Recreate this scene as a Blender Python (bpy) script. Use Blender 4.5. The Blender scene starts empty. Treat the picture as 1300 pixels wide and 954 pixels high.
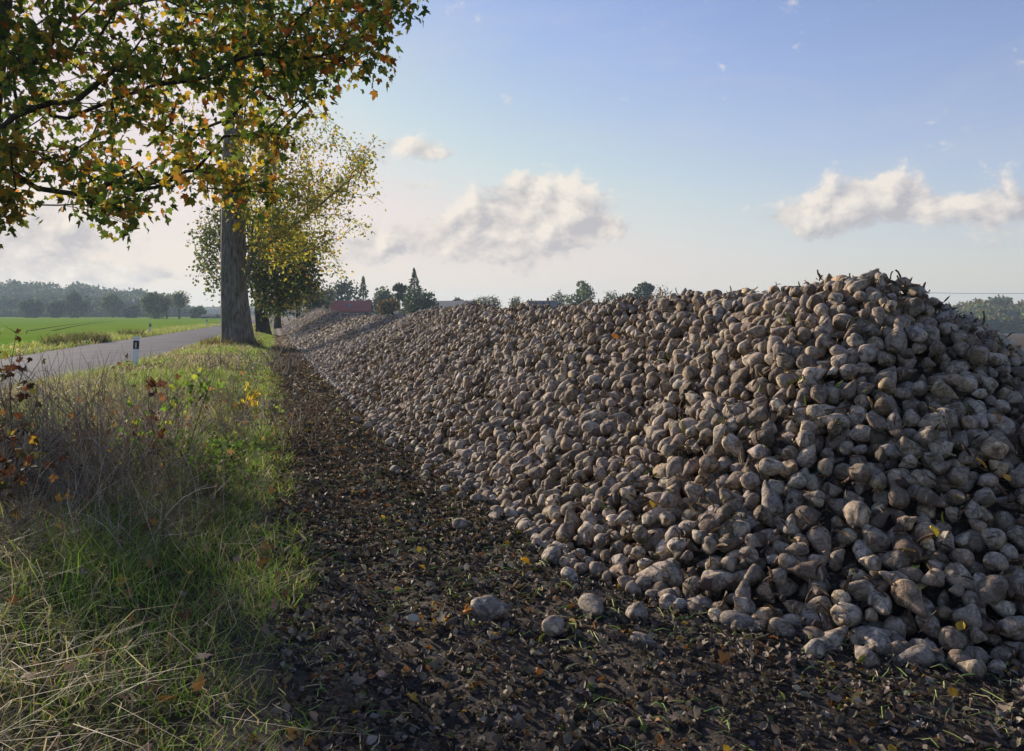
import bpy, math, random
import numpy as np
from mathutils import Vector

rad = math.radians
scene = bpy.context.scene
COL = scene.collection

# ------------------------------------------------------------------ camera
CAM_H = 1.6
FPX = 1011.0                       # focal length in photo pixels (28 mm lens)
PITCH = math.atan(33 / FPX)
cam_d = bpy.data.cameras.new('camera')
cam_d.lens = 28.0
cam_d.sensor_width = 36.0
cam_d.sensor_fit = 'HORIZONTAL'
cam_d.shift_y = -45 / 1300
cam_d.clip_start = 0.05
cam_d.clip_end = 8000
cam = bpy.data.objects.new('camera', cam_d)
COL.objects.link(cam)
cam.location = (0, 0, CAM_H)
cam.rotation_euler = (rad(90) - PITCH, 0, 0)
scene.camera = cam

# ------------------------------------------------------------------ light
SUN_AZ = rad(-43)                  # left of the viewing direction
SUN_EL = rad(16)
SUN_STRENGTH = 4.8
SKY_STRENGTH = 0.088
EXPOSURE = 0.74
sv = scene.view_settings
sv.view_transform = 'Standard'
sv.look = 'None'
sv.gamma = 1.0
sv.use_curve_mapping = False
sv.exposure = EXPOSURE

sun_d = bpy.data.lights.new('sun', 'SUN')
sun_d.energy = SUN_STRENGTH
sun_d.angle = rad(4.0)
sun_d.color = (1.0, 0.84, 0.67)
sun = bpy.data.objects.new('sun', sun_d)
COL.objects.link(sun)
to_sun = Vector((math.sin(SUN_AZ) * math.cos(SUN_EL), math.cos(SUN_AZ) * math.cos(SUN_EL), math.sin(SUN_EL)))
sun.rotation_euler = to_sun.to_track_quat('Z', 'Y').to_euler()

scene.cycles.max_bounces = 8
scene.cycles.diffuse_bounces = 3
scene.cycles.glossy_bounces = 2
scene.cycles.transmission_bounces = 4
scene.cycles.volume_bounces = 0
scene.cycles.transparent_max_bounces = 8


# ------------------------------------------------------------------ node helpers
class G:
    """tiny wrapper that turns arithmetic into math nodes"""
    def __init__(s, nt):
        s.nt = nt

    def node(s, typ, **kw):
        n = s.nt.nodes.new(typ)
        for k, v in kw.items():
            setattr(n, k, v)
        return n

    def put(s, sock, v):
        if isinstance(v, bpy.types.NodeSocket):
            s.nt.links.new(v, sock)
        elif v is not None:
            sock.default_value = v

    def m(s, op, a, b=None, c=None, clamp=False):
        n = s.node('ShaderNodeMath', operation=op, use_clamp=clamp)
        s.put(n.inputs[0], a)
        if b is not None: s.put(n.inputs[1], b)
        if c is not None: s.put(n.inputs[2], c)
        return n.outputs[0]

    def ramp(s, fac, stops, interp='LINEAR'):
        n = s.node('ShaderNodeValToRGB')
        n.color_ramp.interpolation = interp
        e = n.color_ramp.elements
        while len(e) < len(stops): e.new(0.5)
        for i, (p, c) in enumerate(stops):
            e[i].position = p
            e[i].color = (c[0], c[1], c[2], 1) if hasattr(c, '__len__') else (c, c, c, 1)
        s.put(n.inputs[0], fac)
        return n.outputs[0]

    def mix(s, fac, a, b, typ='MIX'):
        n = s.node('ShaderNodeMix', data_type='RGBA', blend_type=typ)
        s.put(n.inputs[0], fac)
        s.put(n.inputs[6], a if isinstance(a, bpy.types.NodeSocket) else (*a, 1))
        s.put(n.inputs[7], b if isinstance(b, bpy.types.NodeSocket) else (*b, 1))
        return n.outputs[2]

    def noise(s, vec, scale, detail=4, rough=0.55, dist=0.0):
        n = s.node('ShaderNodeTexNoise')
        s.put(n.inputs['Vector'], vec)
        n.inputs['Scale'].default_value = scale
        n.inputs['Detail'].default_value = detail
        n.inputs['Roughness'].default_value = rough
        n.inputs['Distortion'].default_value = dist
        return n.outputs[0]

    def smooth(s, x, a, b, lo=0.0, hi=1.0):
        n = s.node('ShaderNodeMapRange', interpolation_type='SMOOTHSTEP')
        s.put(n.inputs[0], x)
        n.inputs[1].default_value = a; n.inputs[2].default_value = b
        n.inputs[3].default_value = lo; n.inputs[4].default_value = hi
        return n.outputs[0]

    def comb(s, x, y, z):
        n = s.node('ShaderNodeCombineXYZ')
        for i, v in enumerate((x, y, z)): s.put(n.inputs[i], v)
        return n.outputs[0]

    def pos(s):
        return s.node('ShaderNodeNewGeometry').outputs['Position']

    def attr(s, name='Col'):
        return s.node('ShaderNodeAttribute', attribute_name=name).outputs['Color']

    def mapping(s, vec, scale=(1, 1, 1), rot=(0, 0, 0)):
        n = s.node('ShaderNodeMapping')
        s.put(n.inputs[0], vec)
        n.inputs['Rotation'].default_value = rot
        n.inputs['Scale'].default_value = scale
        return n.outputs[0]

    def bump(s, h, strength=0.5, dist=0.01, normal=None):
        n = s.node('ShaderNodeBump')
        n.inputs['Strength'].default_value = strength
        n.inputs['Distance'].default_value = dist
        s.put(n.inputs['Height'], h)
        if normal is not None: s.put(n.inputs['Normal'], normal)
        return n.outputs[0]


def new_mat(name):
    m = bpy.data.materials.new(name)
    m.use_nodes = True
    nt = m.node_tree
    nt.nodes.clear()
    g = G(nt)
    out = g.node('ShaderNodeOutputMaterial')
    return m, g, out


def principled(g, out, color, rough=0.8, normal=None, spec=0.3, metallic=0.0):
    b = g.node('ShaderNodeBsdfPrincipled')
    g.put(b.inputs['Base Color'], color if isinstance(color, bpy.types.NodeSocket) else (*color, 1))
    g.put(b.inputs['Roughness'], rough)
    b.inputs['Specular IOR Level'].default_value = spec
    b.inputs['Metallic'].default_value = metallic
    if normal is not None: g.put(b.inputs['Normal'], normal)
    g.nt.links.new(b.outputs[0], out.inputs['Surface'])
    return b


# ------------------------------------------------------------------ world: daylight sky with clouds
world = bpy.data.worlds.new('World')
scene.world = world
world.use_nodes = True
wn = world.node_tree
wn.nodes.clear()
g = G(wn)
wout = g.node('ShaderNodeOutputWorld')
bg = g.node('ShaderNodeBackground')
sky = g.node('ShaderNodeTexSky', sky_type='NISHITA')
sky.sun_disc = False
sky.sun_elevation = SUN_EL
sky.sun_rotation = SUN_AZ
sky.altitude = 50
sky.air_density = 1.0
sky.dust_density = 0.5
sky.ozone_density = 2.2
tc = g.node('ShaderNodeTexCoord').outputs['Generated']
sep = g.node('ShaderNodeSeparateXYZ')
g.put(sep.inputs[0], tc)
sx, sy, sz = sep.outputs
az = g.m('ARCTAN2', sx, sy)
el = g.m('ARCSINE', sz)
# banks of cumulus, each by compass bearing and height above the horizon
blobs = [(665, 290, 112, 32, .90), (662, 243, 48, 30, .85), (715, 268, 58, 36, .80), (770, 292, 24, 9, .5), (560, 312, 130, 22, .55),
         (515, 182, 46, 15, .55), (556, 196, 44, 11, .5), (484, 205, 22, 16, .4), (532, 236, 34, 8, .5), (490, 300, 60, 40, .32), (770, 290, 40, 14, .35),
         (1000, 282, 75, 22, .58), (1060, 256, 66, 28, .68), (1135, 238, 34, 22, .62), (1210, 264, 90, 17, .64), (1290, 272, 50, 12, .35),
         (60, 300, 80, 18, .50), (30, 335, 110, 24, .72), (180, 350, 90, 12, .45), (-120, 260, 160, 60, .6), (-500, 200, 300, 80, .6),
         (1600, 240, 240, 50, .6)]
msum = None
hsum = None
for (bx_, by_, bw, bh, amp) in blobs:
    a0 = math.atan((bx_ - 650) / FPX)
    e0 = math.atan((399 - by_) / FPX * math.cos(a0))
    da = g.m('MULTIPLY', g.m('SUBTRACT', az, a0), FPX / bw)
    de = g.m('MULTIPLY', g.m('SUBTRACT', el, e0), FPX / bh)
    q = g.m('MULTIPLY_ADD', da, da, g.m('MULTIPLY', de, de))
    ex = g.m('MULTIPLY', g.m('EXPONENT', g.m('MULTIPLY', q, -1.0)), amp)
    hx = g.m('MULTIPLY', ex, de)
    msum = ex if msum is None else g.m('ADD', msum, ex)
    hsum = hx if hsum is None else g.m('ADD', hsum, hx)
cvec = g.comb(g.m('MULTIPLY', az, 11.0), g.m('MULTIPLY', el, 13.0), 0.37)
n1 = g.noise(cvec, 1.5, 9, 0.56, 0.2)
cvec2 = g.comb(g.m('MULTIPLY_ADD', az, 11.0, -0.12), g.m('MULTIPLY_ADD', el, 13.0, 0.16), 0.37)
n2 = g.noise(cvec2, 1.5, 9, 0.56, 0.2)
n3 = g.noise(cvec, 6.5, 5, 0.6, 0.3)
dens = g.m('ADD', msum, g.m('MULTIPLY', g.m('SUBTRACT', n1, 0.5), 2.0))
dens = g.m('ADD', dens, g.m('MULTIPLY', g.m('SUBTRACT', n3, 0.5), 0.9))
cover = g.smooth(dens, 0.28, 0.76)
# thin veil of high cloud
vv = g.comb(g.m('MULTIPLY', az, 3.0), g.m('MULTIPLY', el, 11.0), 3.1)
veil = g.m('MULTIPLY', g.smooth(g.noise(vv, 1.3, 6, 0.6, 0.8), 0.42, 0.75), 0.16)
lit = g.m('ADD', g.m('MULTIPLY', g.m('SUBTRACT', n1, n2), 4.2),
          g.m('ADD', 0.50, g.m('MULTIPLY', g.m('DIVIDE', hsum, g.m('ADD', msum, 0.05)), 0.42)), clamp=True)
lit = g.m('MULTIPLY', lit, 1.0, clamp=True)
ccol = g.mix(lit, (3.4, 3.2, 3.35), (6.6, 5.9, 5.1))
# whitish air low down, brightest beneath the sun
low = g.m('EXPONENT', g.m('MULTIPLY', g.m('MAXIMUM', el, 0.0), -6.0))
da = g.m('MULTIPLY', g.m('SUBTRACT', az, SUN_AZ + 0.25), 1.25)
glow = g.m('EXPONENT', g.m('MULTIPLY', g.m('MULTIPLY', da, da), -1.0))
lowcol = g.mix(glow, (4.15, 3.95, 3.4), (6.9, 5.9, 4.1))
skyc = g.mix(1.0, sky.outputs[0], (1.08, 1.01, 1.24), 'MULTIPLY')
sc_ = g.node('ShaderNodeSeparateColor'); g.put(sc_.inputs[0], skyc)
cc_ = g.node('ShaderNodeCombineColor')
for k_, cap_ in enumerate((5.6, 5.1, 5.7)): g.put(cc_.inputs[k_], g.m('SMOOTH_MIN', sc_.outputs[k_], cap_, 1.2))   # thin veil before the sun
skyc = cc_.outputs[0]
base = g.mix(g.m('MULTIPLY', low, 0.80), skyc, lowcol)
base = g.mix(veil, base, (4.6, 4.5, 4.5))
full = g.mix(g.m('MULTIPLY', cover, 0.84), base, ccol)
g.put(bg.inputs['Color'], full)
bg.inputs['Strength'].default_value = SKY_STRENGTH
wn.links.new(bg.outputs[0], wout.inputs['Surface'])


# ------------------------------------------------------------------ geometry helpers
def ray(px, py):
    """world direction (y = 1) of a photo pixel"""
    cx, cy = (px - 650) / FPX, -(py - 432.5) / FPX
    c, s = math.cos(PITCH), math.sin(PITCH)
    y = c + cy * s
    z = cy * c - s
    return np.array((cx / y, 1.0, z / y))

def at(px, py, Y):
    """the place at distance Y in the direction of a photo pixel"""
    r = ray(px, py)
    return np.array((r[0] * Y, Y, CAM_H + r[2] * Y))

def onground(px, py, z=0.0):
    r = ray(px, py)
    Y = (z - CAM_H) / r[2]
    return np.array((r[0] * Y, Y, z))

DU = np.array((-0.290, 0.957)); DV = np.array((0.957, 0.290))      # along / across the heap and the tree row
def uv2xy(u, v):
    return DU[0] * u + DV[0] * v, DU[1] * u + DV[1] * v
def xy2uv(x, y):
    return DU[0] * x + DU[1] * y, DV[0] * x + DV[1] * y

def vnoise(x, y, seed=0):
    x = np.asarray(x, float); y = np.asarray(y, float)
    xi = np.floor(x).astype(np.int64); yi = np.floor(y).astype(np.int64)
    fx = x - xi; fy = y - yi
    fx = fx * fx * (3 - 2 * fx); fy = fy * fy * (3 - 2 * fy)
    def h(a, b):
        n = (a * 374761393 + b * 668265263 + seed * 1442695041) & 0x7fffffff
        n = ((n ^ (n >> 13)) * 1274126177) & 0x7fffffff
        return ((n ^ (n >> 16)) & 0xffff) / 65535.0
    return (h(xi, yi) * (1 - fx) + h(xi + 1, yi) * fx) * (1 - fy) + (h(xi, yi + 1) * (1 - fx) + h(xi + 1, yi + 1) * fx) * fy
def fbm(x, y, seed=0, o=3):
    s = 0; a = 0.5
    for k in range(o):
        s = s + a * vnoise(np.asarray(x) * 2 ** k, np.asarray(y) * 2 ** k, seed + k * 7); a *= 0.5
    return s / (1 - 0.5 ** o)

def link(name, data, parent=None):
    o = bpy.data.objects.new(name, data)
    COL.objects.link(o)
    if parent is not None: o.parent = parent
    return o

def mesh_tris(name, V, F, material, col=None, smooth=False, parent=None, mats=None, midx=None, origin=None):
    V = np.asarray(V, dtype=np.float32).reshape(-1, 3)
    F = np.asarray(F, dtype=np.int32)
    k = F.shape[1]
    if origin is not None: V = V - np.asarray(origin, np.float32)
    me = bpy.data.meshes.new(name)
    me.vertices.add(len(V)); me.vertices.foreach_set('co', V.ravel())
    me.loops.add(F.size); me.loops.foreach_set('vertex_index', F.ravel())
    me.polygons.add(len(F)); me.polygons.foreach_set('loop_start', np.arange(0, F.size, k, dtype=np.int32))
    me.update(calc_edges=True)
    if smooth: me.polygons.foreach_set('use_smooth', np.ones(len(F), dtype=bool))
    if col is not None:
        a = me.color_attributes.new('Col', 'FLOAT_COLOR', 'POINT')
        c = np.ones((len(V), 4), np.float32); c[:, :3] = np.asarray(col)[:, :3]
        a.data.foreach_set('color', c.ravel())
    if mats:
        for mm in mats: me.materials.append(mm)
        me.polygons.foreach_set('material_index', np.asarray(midx, dtype=np.int32))
    else:
        me.materials.append(material)
    o = link(name, me, parent)
    if origin is not None: o.location = tuple(float(t) for t in origin)
    return o

def mesh_poly(name, verts, faces, material, parent=None, smooth=False, mats=None, midx=None, origin=None):
    me = bpy.data.meshes.new(name)
    V = [tuple(np.asarray(v, float) - (np.asarray(origin, float) if origin is not None else 0)) for v in verts]
    me.from_pydata(V, [], faces)
    for mm in (mats or [material]): me.materials.append(mm)
    if midx:
        for p, i in zip(me.polygons, midx): p.material_index = i
    if smooth:
        for p in me.polygons: p.use_smooth = True
    me.update()
    o = link(name, me, parent)
    if origin is not None: o.location = tuple(float(t) for t in origin)
    return o

def tag(o, label=None, cat=None, group=None, kind=None):
    if label: o['label'] = label
    if cat: o['category'] = cat
    if group: o['group'] = group
    if kind: o['kind'] = kind
    return o

def empty(name, loc, label, cat, group=None):
    o = link(name, None)
    o.location = tuple(float(t) for t in loc)
    o.empty_display_size = 0.3
    return tag(o, label, cat, group)

def child(o, parent):
    """put a mesh made in world coordinates under its thing"""
    o.parent = parent
    o.location = tuple(-c for c in parent.location) if o.location.length == 0 else tuple(Vector(o.location) - Vector(parent.location))
    return o

class MB:
    """collects tris for one mesh"""
    def __init__(s): s.V = []; s.F = []; s.C = []; s.n = 0
    def add(s, V, F, col=(0.5, 0.5, 0.5)):
        V = np.asarray(V, float).reshape(-1, 3); F = np.asarray(F, int)
        if F.shape[1] == 4: F = np.concatenate((F[:, (0, 1, 2)], F[:, (0, 2, 3)]))
        c = np.asarray(col, float)
        if c.ndim == 1: c = np.tile(c, (len(V), 1))
        s.V.append(V); s.F.append(F + s.n); s.C.append(c); s.n += len(V)
    def box(s, c, size, rot=0.0, col=(0.5, 0.5, 0.5)):
        x, y, z = np.asarray(size) / 2.0
        P = np.array([(-x, -y, -z), (x, -y, -z), (x, y, -z), (-x, y, -z), (-x, -y, z), (x, -y, z), (x, y, z), (-x, y, z)])
        ca, sa = math.cos(rot), math.sin(rot)
        P = np.stack((P[:, 0] * ca - P[:, 1] * sa, P[:, 0] * sa + P[:, 1] * ca, P[:, 2]), 1) + np.asarray(c)
        s.add(P, [(0, 3, 2, 1), (4, 5, 6, 7), (0, 1, 5, 4), (1, 2, 6, 5), (2, 3, 7, 6), (3, 0, 4, 7)], col)
    def tube(s, pts, radii, n=6, col=(0.5, 0.5, 0.5), cap=True):
        pts = np.asarray(pts, float); m = len(pts)
        T = np.gradient(pts, axis=0); T /= np.linalg.norm(T, axis=1)[:, None] + 1e-9
        up = np.array((0.0, 0, 1)) if abs(T[0, 2]) < 0.9 else np.array((1.0, 0, 0))
        V = np.empty((m, n, 3)); a = np.linspace(0, 2 * math.pi, n, endpoint=False)
        A = np.cross(T[0], up); A /= np.linalg.norm(A)
        for i in range(m):
            A = A - T[i] * A.dot(T[i]); A /= np.linalg.norm(A) + 1e-9
            B = np.cross(T[i], A)
            V[i] = pts[i] + radii[i] * (np.cos(a)[:, None] * A + np.sin(a)[:, None] * B)
        V = V.reshape(-1, 3)
        i, j = np.meshgrid(np.arange(m - 1), np.arange(n), indexing='ij')
        i = i.ravel(); j = j.ravel(); k = (j + 1) % n
        F = np.stack((i * n + j, i * n + k, (i + 1) * n + k, (i + 1) * n + j), 1)
        s.add(V, F, col)
        if cap and n > 2:
            c = (m - 1) * n
            s.add(V[c:], [(0, q, q + 1) for q in range(1, n - 1)], col)
    def build(s, name, material, parent=None, smooth=False, origin=None):
        return mesh_tris(name, np.concatenate(s.V), np.concatenate(s.F), material, np.concatenate(s.C), smooth, parent, origin=origin)

def instances(TV, TF, P, R, S, C):
    """copies of a template as arrays: positions, rotation matrices, scales (n or n,3), colours"""
    P = np.asarray(P); n = len(P); k = len(TV)
    S = np.asarray(S, float)
    if S.ndim == 1: S = np.repeat(S[:, None], 3, 1)
    V = np.einsum('nij,nkj->nki', R, TV[None] * S[:, None, :]) + P[:, None, :]
    F = TF[None] + (np.arange(n) * k)[:, None, None]
    C = np.asarray(C, float)
    if C.ndim == 2: C = np.repeat(C[:, None, :], k, 1)
    return V.reshape(-1, 3), F.reshape(-1, TF.shape[1]), C.reshape(-1, 3)

def rand_rot(rng, n):
    q = rng.normal(size=(n, 4)); q /= np.linalg.norm(q, axis=1)[:, None]
    w, x, y, z = q.T
    return np.stack([1 - 2 * (y * y + z * z), 2 * (x * y - z * w), 2 * (x * z + y * w),
                     2 * (x * y + z * w), 1 - 2 * (x * x + z * z), 2 * (y * z - x * w),
                     2 * (x * z - y * w), 2 * (y * z + x * w), 1 - 2 * (x * x + y * y)], 1).reshape(n, 3, 3)

def frame(Z, X=None, rng=None):
    """rotation matrices whose z axis is Z"""
    Z = Z / (np.linalg.norm(Z, axis=1)[:, None] + 1e-9)
    if X is None: X = rng.normal(size=Z.shape)
    X = X - Z * (X * Z).sum(1)[:, None]; X /= np.linalg.norm(X, axis=1)[:, None] + 1e-9
    Y = np.cross(Z, X)
    return np.stack((X, Y, Z), 2)

def pick(rng, n, table, hue=0.08):
    """colours drawn from [(weight, rgb)], each a little varied"""
    w = np.array([t[0] for t in table], float); c = np.array([t[1] for t in table], float)
    i = rng.choice(len(table), n, p=w / w.sum())
    return np.clip(c[i] * rng.uniform(0.72, 1.3, (n, 1)) * rng.uniform(1 - hue, 1 + hue, (n, 3)), 0, 1)

# ------------------------------------------------------------------ materials
def leaf_material(name, trans=0.45, rough=0.5, tint=(1, 1, 1), boost=1.35):
    m, g, out = new_mat(name)
    c = g.attr()
    n = g.noise(g.pos(), 25, 3)
    c = g.mix(1.0, c, g.ramp(n, [(0.25, 0.7), (0.75, 1.2)]), 'MULTIPLY')
    d = g.node('ShaderNodeBsdfPrincipled')
    g.put(d.inputs['Base Color'], c); d.inputs['Roughness'].default_value = rough
    d.inputs['Specular IOR Level'].default_value = 0.22
    t = g.node('ShaderNodeBsdfTranslucent')
    g.put(t.inputs['Color'], g.mix(1.0, c, (boost * tint[0], boost * tint[1], boost * tint[2] * 0.7), 'MULTIPLY'))
    mx = g.node('ShaderNodeMixShader'); mx.inputs[0].default_value = trans
    g.nt.links.new(d.outputs[0], mx.inputs[1]); g.nt.links.new(t.outputs[0], mx.inputs[2])
    g.nt.links.new(mx.outputs[0], out.inputs['Surface'])
    return m

M_leaf = leaf_material('tree_leaf', 0.5, 0.62, boost=1.8)
M_far_leaf = leaf_material('distant_leaf', 0.25, 0.7)
M_grass = leaf_material('grass_blade', 0.38, 0.55, boost=1.5)
M_litter = leaf_material('dead_leaf', 0.12, 0.65)

def bark_material(name, dark, light, vscale=2.2):
    m, g, out = new_mat(name)
    p = g.mapping(g.pos(), (14, 14, vscale))
    n = g.noise(p, 1.0, 6, 0.65, 0.6)
    big = g.noise(g.pos(), 1.1, 3)
    c = g.mix(g.ramp(n, [(0.35, 0.0), (0.62, 1.0)]), dark, light)
    c = g.mix(g.m('MULTIPLY', g.ramp(big, [(0.45, 0.0), (0.7, 1.0)]), 0.5), c, (0.12, 0.14, 0.07))
    principled(g, out, c, 0.9, g.bump(n, 1.0, 0.10), 0.12)
    return m
M_bark = bark_material('bark', (0.06, 0.053, 0.047), (0.28, 0.25, 0.215))
M_bark_dark = bark_material('dark_bark', (0.02, 0.017, 0.014), (0.09, 0.075, 0.06))

def attr_material(name, rough=0.85, bump=0.3, bscale=60, spec=0.2):
    m, g, out = new_mat(name)
    c = g.attr(); n = g.noise(g.pos(), bscale, 4)
    c = g.mix(1.0, c, g.ramp(n, [(0.25, 0.65), (0.75, 1.25)]), 'MULTIPLY')
    principled(g, out, c, rough, g.bump(n, bump, 0.01), spec)
    return m
M_twig = attr_material('dry_stem', 0.8, 0.2, 90)

# sugar beet skin: tan root, smeared with dried soil, pale where scraped
def beet_material():
    m, g, out = new_mat('beet_skin')
    p = g.pos()
    c = g.attr()
    soil = g.noise(p, 17, 7, 0.68, 0.8)
    fine = g.noise(p, 62, 6, 0.7)
    scr = g.noise(g.mapping(p, (1, 1.6, 0.7)), 19, 5, 0.6, 0.8)
    c = g.mix(1.0, c, g.ramp(fine, [(0.28, 0.50), (0.7, 1.36)]), 'MULTIPLY')
    c = g.mix(g.ramp(soil, [(0.46, 0.0), (0.60, 0.85)]), c, (0.10, 0.074, 0.052))
    c = g.mix(g.ramp(scr, [(0.57, 0.0), (0.68, 0.5)]), c, (0.60, 0.53, 0.43))
    v = g.node('ShaderNodeTexVoronoi', feature='DISTANCE_TO_EDGE')
    g.put(v.inputs['Vector'], g.mapping(p, (1, 1, 1.3))); v.inputs['Scale'].default_value = 16
    crack = g.ramp(v.outputs[0], [(0.0, 0.0), (0.035, 1.0)])
    hh = g.m('ADD', g.m('MULTIPLY', soil, 0.8), g.m('MULTIPLY', fine, 0.55))
    hh = g.m('ADD', hh, g.m('MULTIPLY', crack, 0.16))
    principled(g, out, c, g.ramp(fine, [(0.3, 0.95), (0.7, 0.62)]), g.bump(hh, 0.65, 0.020), 0.28)
    return m
M_beet = beet_material()

# ------------------------------------------------------------------ ground, road, field
def ground_z(x, y):
    u, v = xy2uv(np.asarray(x, float), np.asarray(y, float))
    t = np.clip((v - 12) / 260.0, 0, 1)
    return -6.0 * t

def gmat_soil():
    m, g, out = new_mat('field_soil')
    p = g.pos()
    n = g.noise(p, 3.0, 8, 0.7); n2 = g.noise(p, 0.15, 4)
    c = g.mix(g.ramp(n, [(0.3, 0), (0.7, 1)]), (0.045, 0.032, 0.024), (0.12, 0.09, 0.065))
    c = g.mix(g.ramp(n2, [(0.4, 0), (0.7, 0.5)]), c, (0.11, 0.10, 0.06))
    principled(g, out, c, 0.95, g.bump(n, 0.8, 0.08), 0.1)
    return m
M_soil = gmat_soil()

def axis(lo, hi, fine_lo, fine_hi, step):
    a = list(np.arange(fine_lo, fine_hi + step / 2, step))
    s = step; x = a[-1]
    while x < hi: s *= 1.35; x += s; a.append(min(x, hi))
    s = step; x = a[0]
    while x > lo: s *= 1.35; x -= s; a.insert(0, max(x, lo))
    return np.array(a)
xs = axis(-1500, 1500, -60, 60, 4); ys = axis(-300, 1600, -20, 120, 4)
GX, GY = np.meshgrid(xs, ys, indexing='ij')
GV = np.stack((GX, GY, ground_z(GX, GY) - 0.03), 2).reshape(-1, 3)
ny = len(ys)
ii, jj = np.meshgrid(np.arange(len(xs) - 1), np.arange(ny - 1), indexing='ij'); ii = ii.ravel(); jj = jj.ravel()
GF = np.stack((ii * ny + jj, (ii + 1) * ny + jj, (ii + 1) * ny + jj + 1, ii * ny + jj + 1), 1)
o = mesh_tris('ground', GV, GF, M_soil)
tag(o, kind='structure')

# dirt track between verge and heap: real lumps, leaf mould colour
def gmat_track():
    m, g, out = new_mat('track_soil')
    p = g.pos()
    n = g.noise(p, 16, 9, 0.72); n2 = g.noise(p, 1.6, 4); n3 = g.noise(p, 60, 4, 0.6)
    c = g.mix(g.ramp(n, [(0.35, 0), (0.68, 1)]), (0.036, 0.029, 0.023), (0.105, 0.085, 0.068))
    c = g.mix(g.ramp(n3, [(0.58, 0), (0.72, 0.6)]), c, (0.12, 0.10, 0.078))
    c = g.mix(g.ramp(n2, [(0.45, 0), (0.65, 0.35)]), c, (0.03, 0.028, 0.024))
    principled(g, out, c, 0.88, g.bump(g.m('ADD', n, g.m('MULTIPLY', n3, 0.4)), 1.0, 0.05), 0.25)
    return m
M_track = gmat_track()
def track_z(u, v):
    x, y = uv2xy(u, v)
    rut = 0.0
    for v0_, w_ in ((0.55, 0.16), (1.25, 0.18)):
        c_ = v0_ + 0.10 * (fbm(np.asarray(u) * 0.35, np.asarray(u) * 0, 61) - 0.5)
        q_ = (np.asarray(v) - c_) / w_
        rut = rut - 0.040 * np.exp(-q_ ** 2 * 1.0) * (1 + 0.25 * np.sign(np.sin(np.asarray(u) * 38 + np.abs(q_) * 2.0))) + 0.022 * np.exp(-(np.abs(q_) - 1.7) ** 2 * 4)
    return 0.02 + rut + 0.040 * (fbm(x * 2.3, y * 2.3, 5) - 0.5) + 0.022 * (fbm(x * 9, y * 9, 8) - 0.5) + 0.012
def sheet(name, uu, vv, zf, material, kind='structure'):
    U, Vv = np.meshgrid(uu, vv, indexing='ij')
    X, Y = uv2xy(U, Vv)
    V = np.stack((X, Y, zf(U, Vv)), 2).reshape(-1, 3)
    n = len(vv)
    i, j = np.meshgrid(np.arange(len(uu) - 1), np.arange(n - 1), indexing='ij'); i = i.ravel(); j = j.ravel()
    F = np.stack((i * n + j, i * n + j + 1, (i + 1) * n + j + 1, (i + 1) * n + j), 1)[:, ::-1]
    o = mesh_tris(name, V, F, material, smooth=True)
    tag(o, kind=kind)
    return o
uu = np.concatenate((np.arange(-6, 9, 0.05), 9 * 1.02 ** np.arange(0, 136)))
sheet('dirt_track', uu, np.concatenate((np.arange(-0.3, 6.8, 0.05), np.arange(6.8, 12.1, 0.4))), track_z, M_track)

# verge: grassy bank that carries the row of trees
near_edge = np.array([(-6.9, -30), (-6.9, 0), (-8.5, 8), (-10.4, 17.8), (-11.6, 23.4), (-13.1, 29.9), (-16.8, 43.7), (-20.4, 55.8), (-38.0, 115), (-75, 236)])
far_edge = np.array([(-12.9, -30), (-12.9, 0), (-14.2, 10), (-17.9, 27.9), (-19.4, 33), (-21.9, 41.5), (-25.2, 55), (-29.2, 70), (-36.2, 95), (-42.4, 117), (-79.5, 238)])
def edge_x(e, y): return np.interp(y, e[:, 1], e[:, 0])
def edge_v_at_u(e, u):
    eu, ev = xy2uv(e[:, 0], e[:, 1])
    return np.interp(u, eu, ev)
def verge_t(u, v):
    """0 at the road edge, 1 at the track edge"""
    vl = edge_v_at_u(near_edge, u)
    return (v - vl) / (0.12 - vl)
def verge_z(u, v):
    t = np.clip(verge_t(u, v), 0, 1)
    x, y = uv2xy(u, v)
    b = np.clip(np.minimum(t, 1 - t) * 7, 0, 1)
    return b * (0.05 + 0.10 * np.sin(np.pi * t) + 0.12 * (fbm(x * 0.8, y * 0.8, 3) - 0.5)) + 0.004
def gmat_verge():
    m, g, out = new_mat('verge_turf')
    p = g.pos(); n = g.noise(p, 9, 7, 0.7); n2 = g.noise(p, 0.7, 4)
    c = g.mix(g.ramp(n, [(0.3, 0), (0.7, 1)]), (0.025, 0.028, 0.012), (0.085, 0.085, 0.035))
    c = g.mix(g.ramp(n2, [(0.4, 0), (0.65, 0.6)]), c, (0.085, 0.07, 0.04))
    principled(g, out, c, 0.95, g.bump(n, 1.0, 0.08), 0.1)
    return m
M_verge = gmat_verge()
uu = np.concatenate((np.arange(-12, 20, 0.25), 20 * 1.03 ** np.arange(0, 82)))
tt = np.linspace(0, 1, 24)
U = np.repeat(uu[:, None], 24, 1); VL = edge_v_at_u(near_edge, uu)[:, None]
wob = 0.10 * (fbm(uu * 1.3, uu * 0, 4) - 0.5)[:, None]
Vv = VL + tt[None] * (0.15 + wob - VL)
X, Y = uv2xy(U, Vv)
V = np.stack((X, Y, verge_z(U, Vv)), 2).reshape(-1, 3)
i, j = np.meshgrid(np.arange(len(uu) - 1), np.arange(23), indexing='ij'); i = i.ravel(); j = j.ravel()
F = np.stack((i * 24 + j, i * 24 + j + 1, (i + 1) * 24 + j + 1, (i + 1) * 24 + j), 1)[:, ::-1]
tag(mesh_tris('grass_verge', V, F, M_verge, smooth=True), kind='structure')

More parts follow.
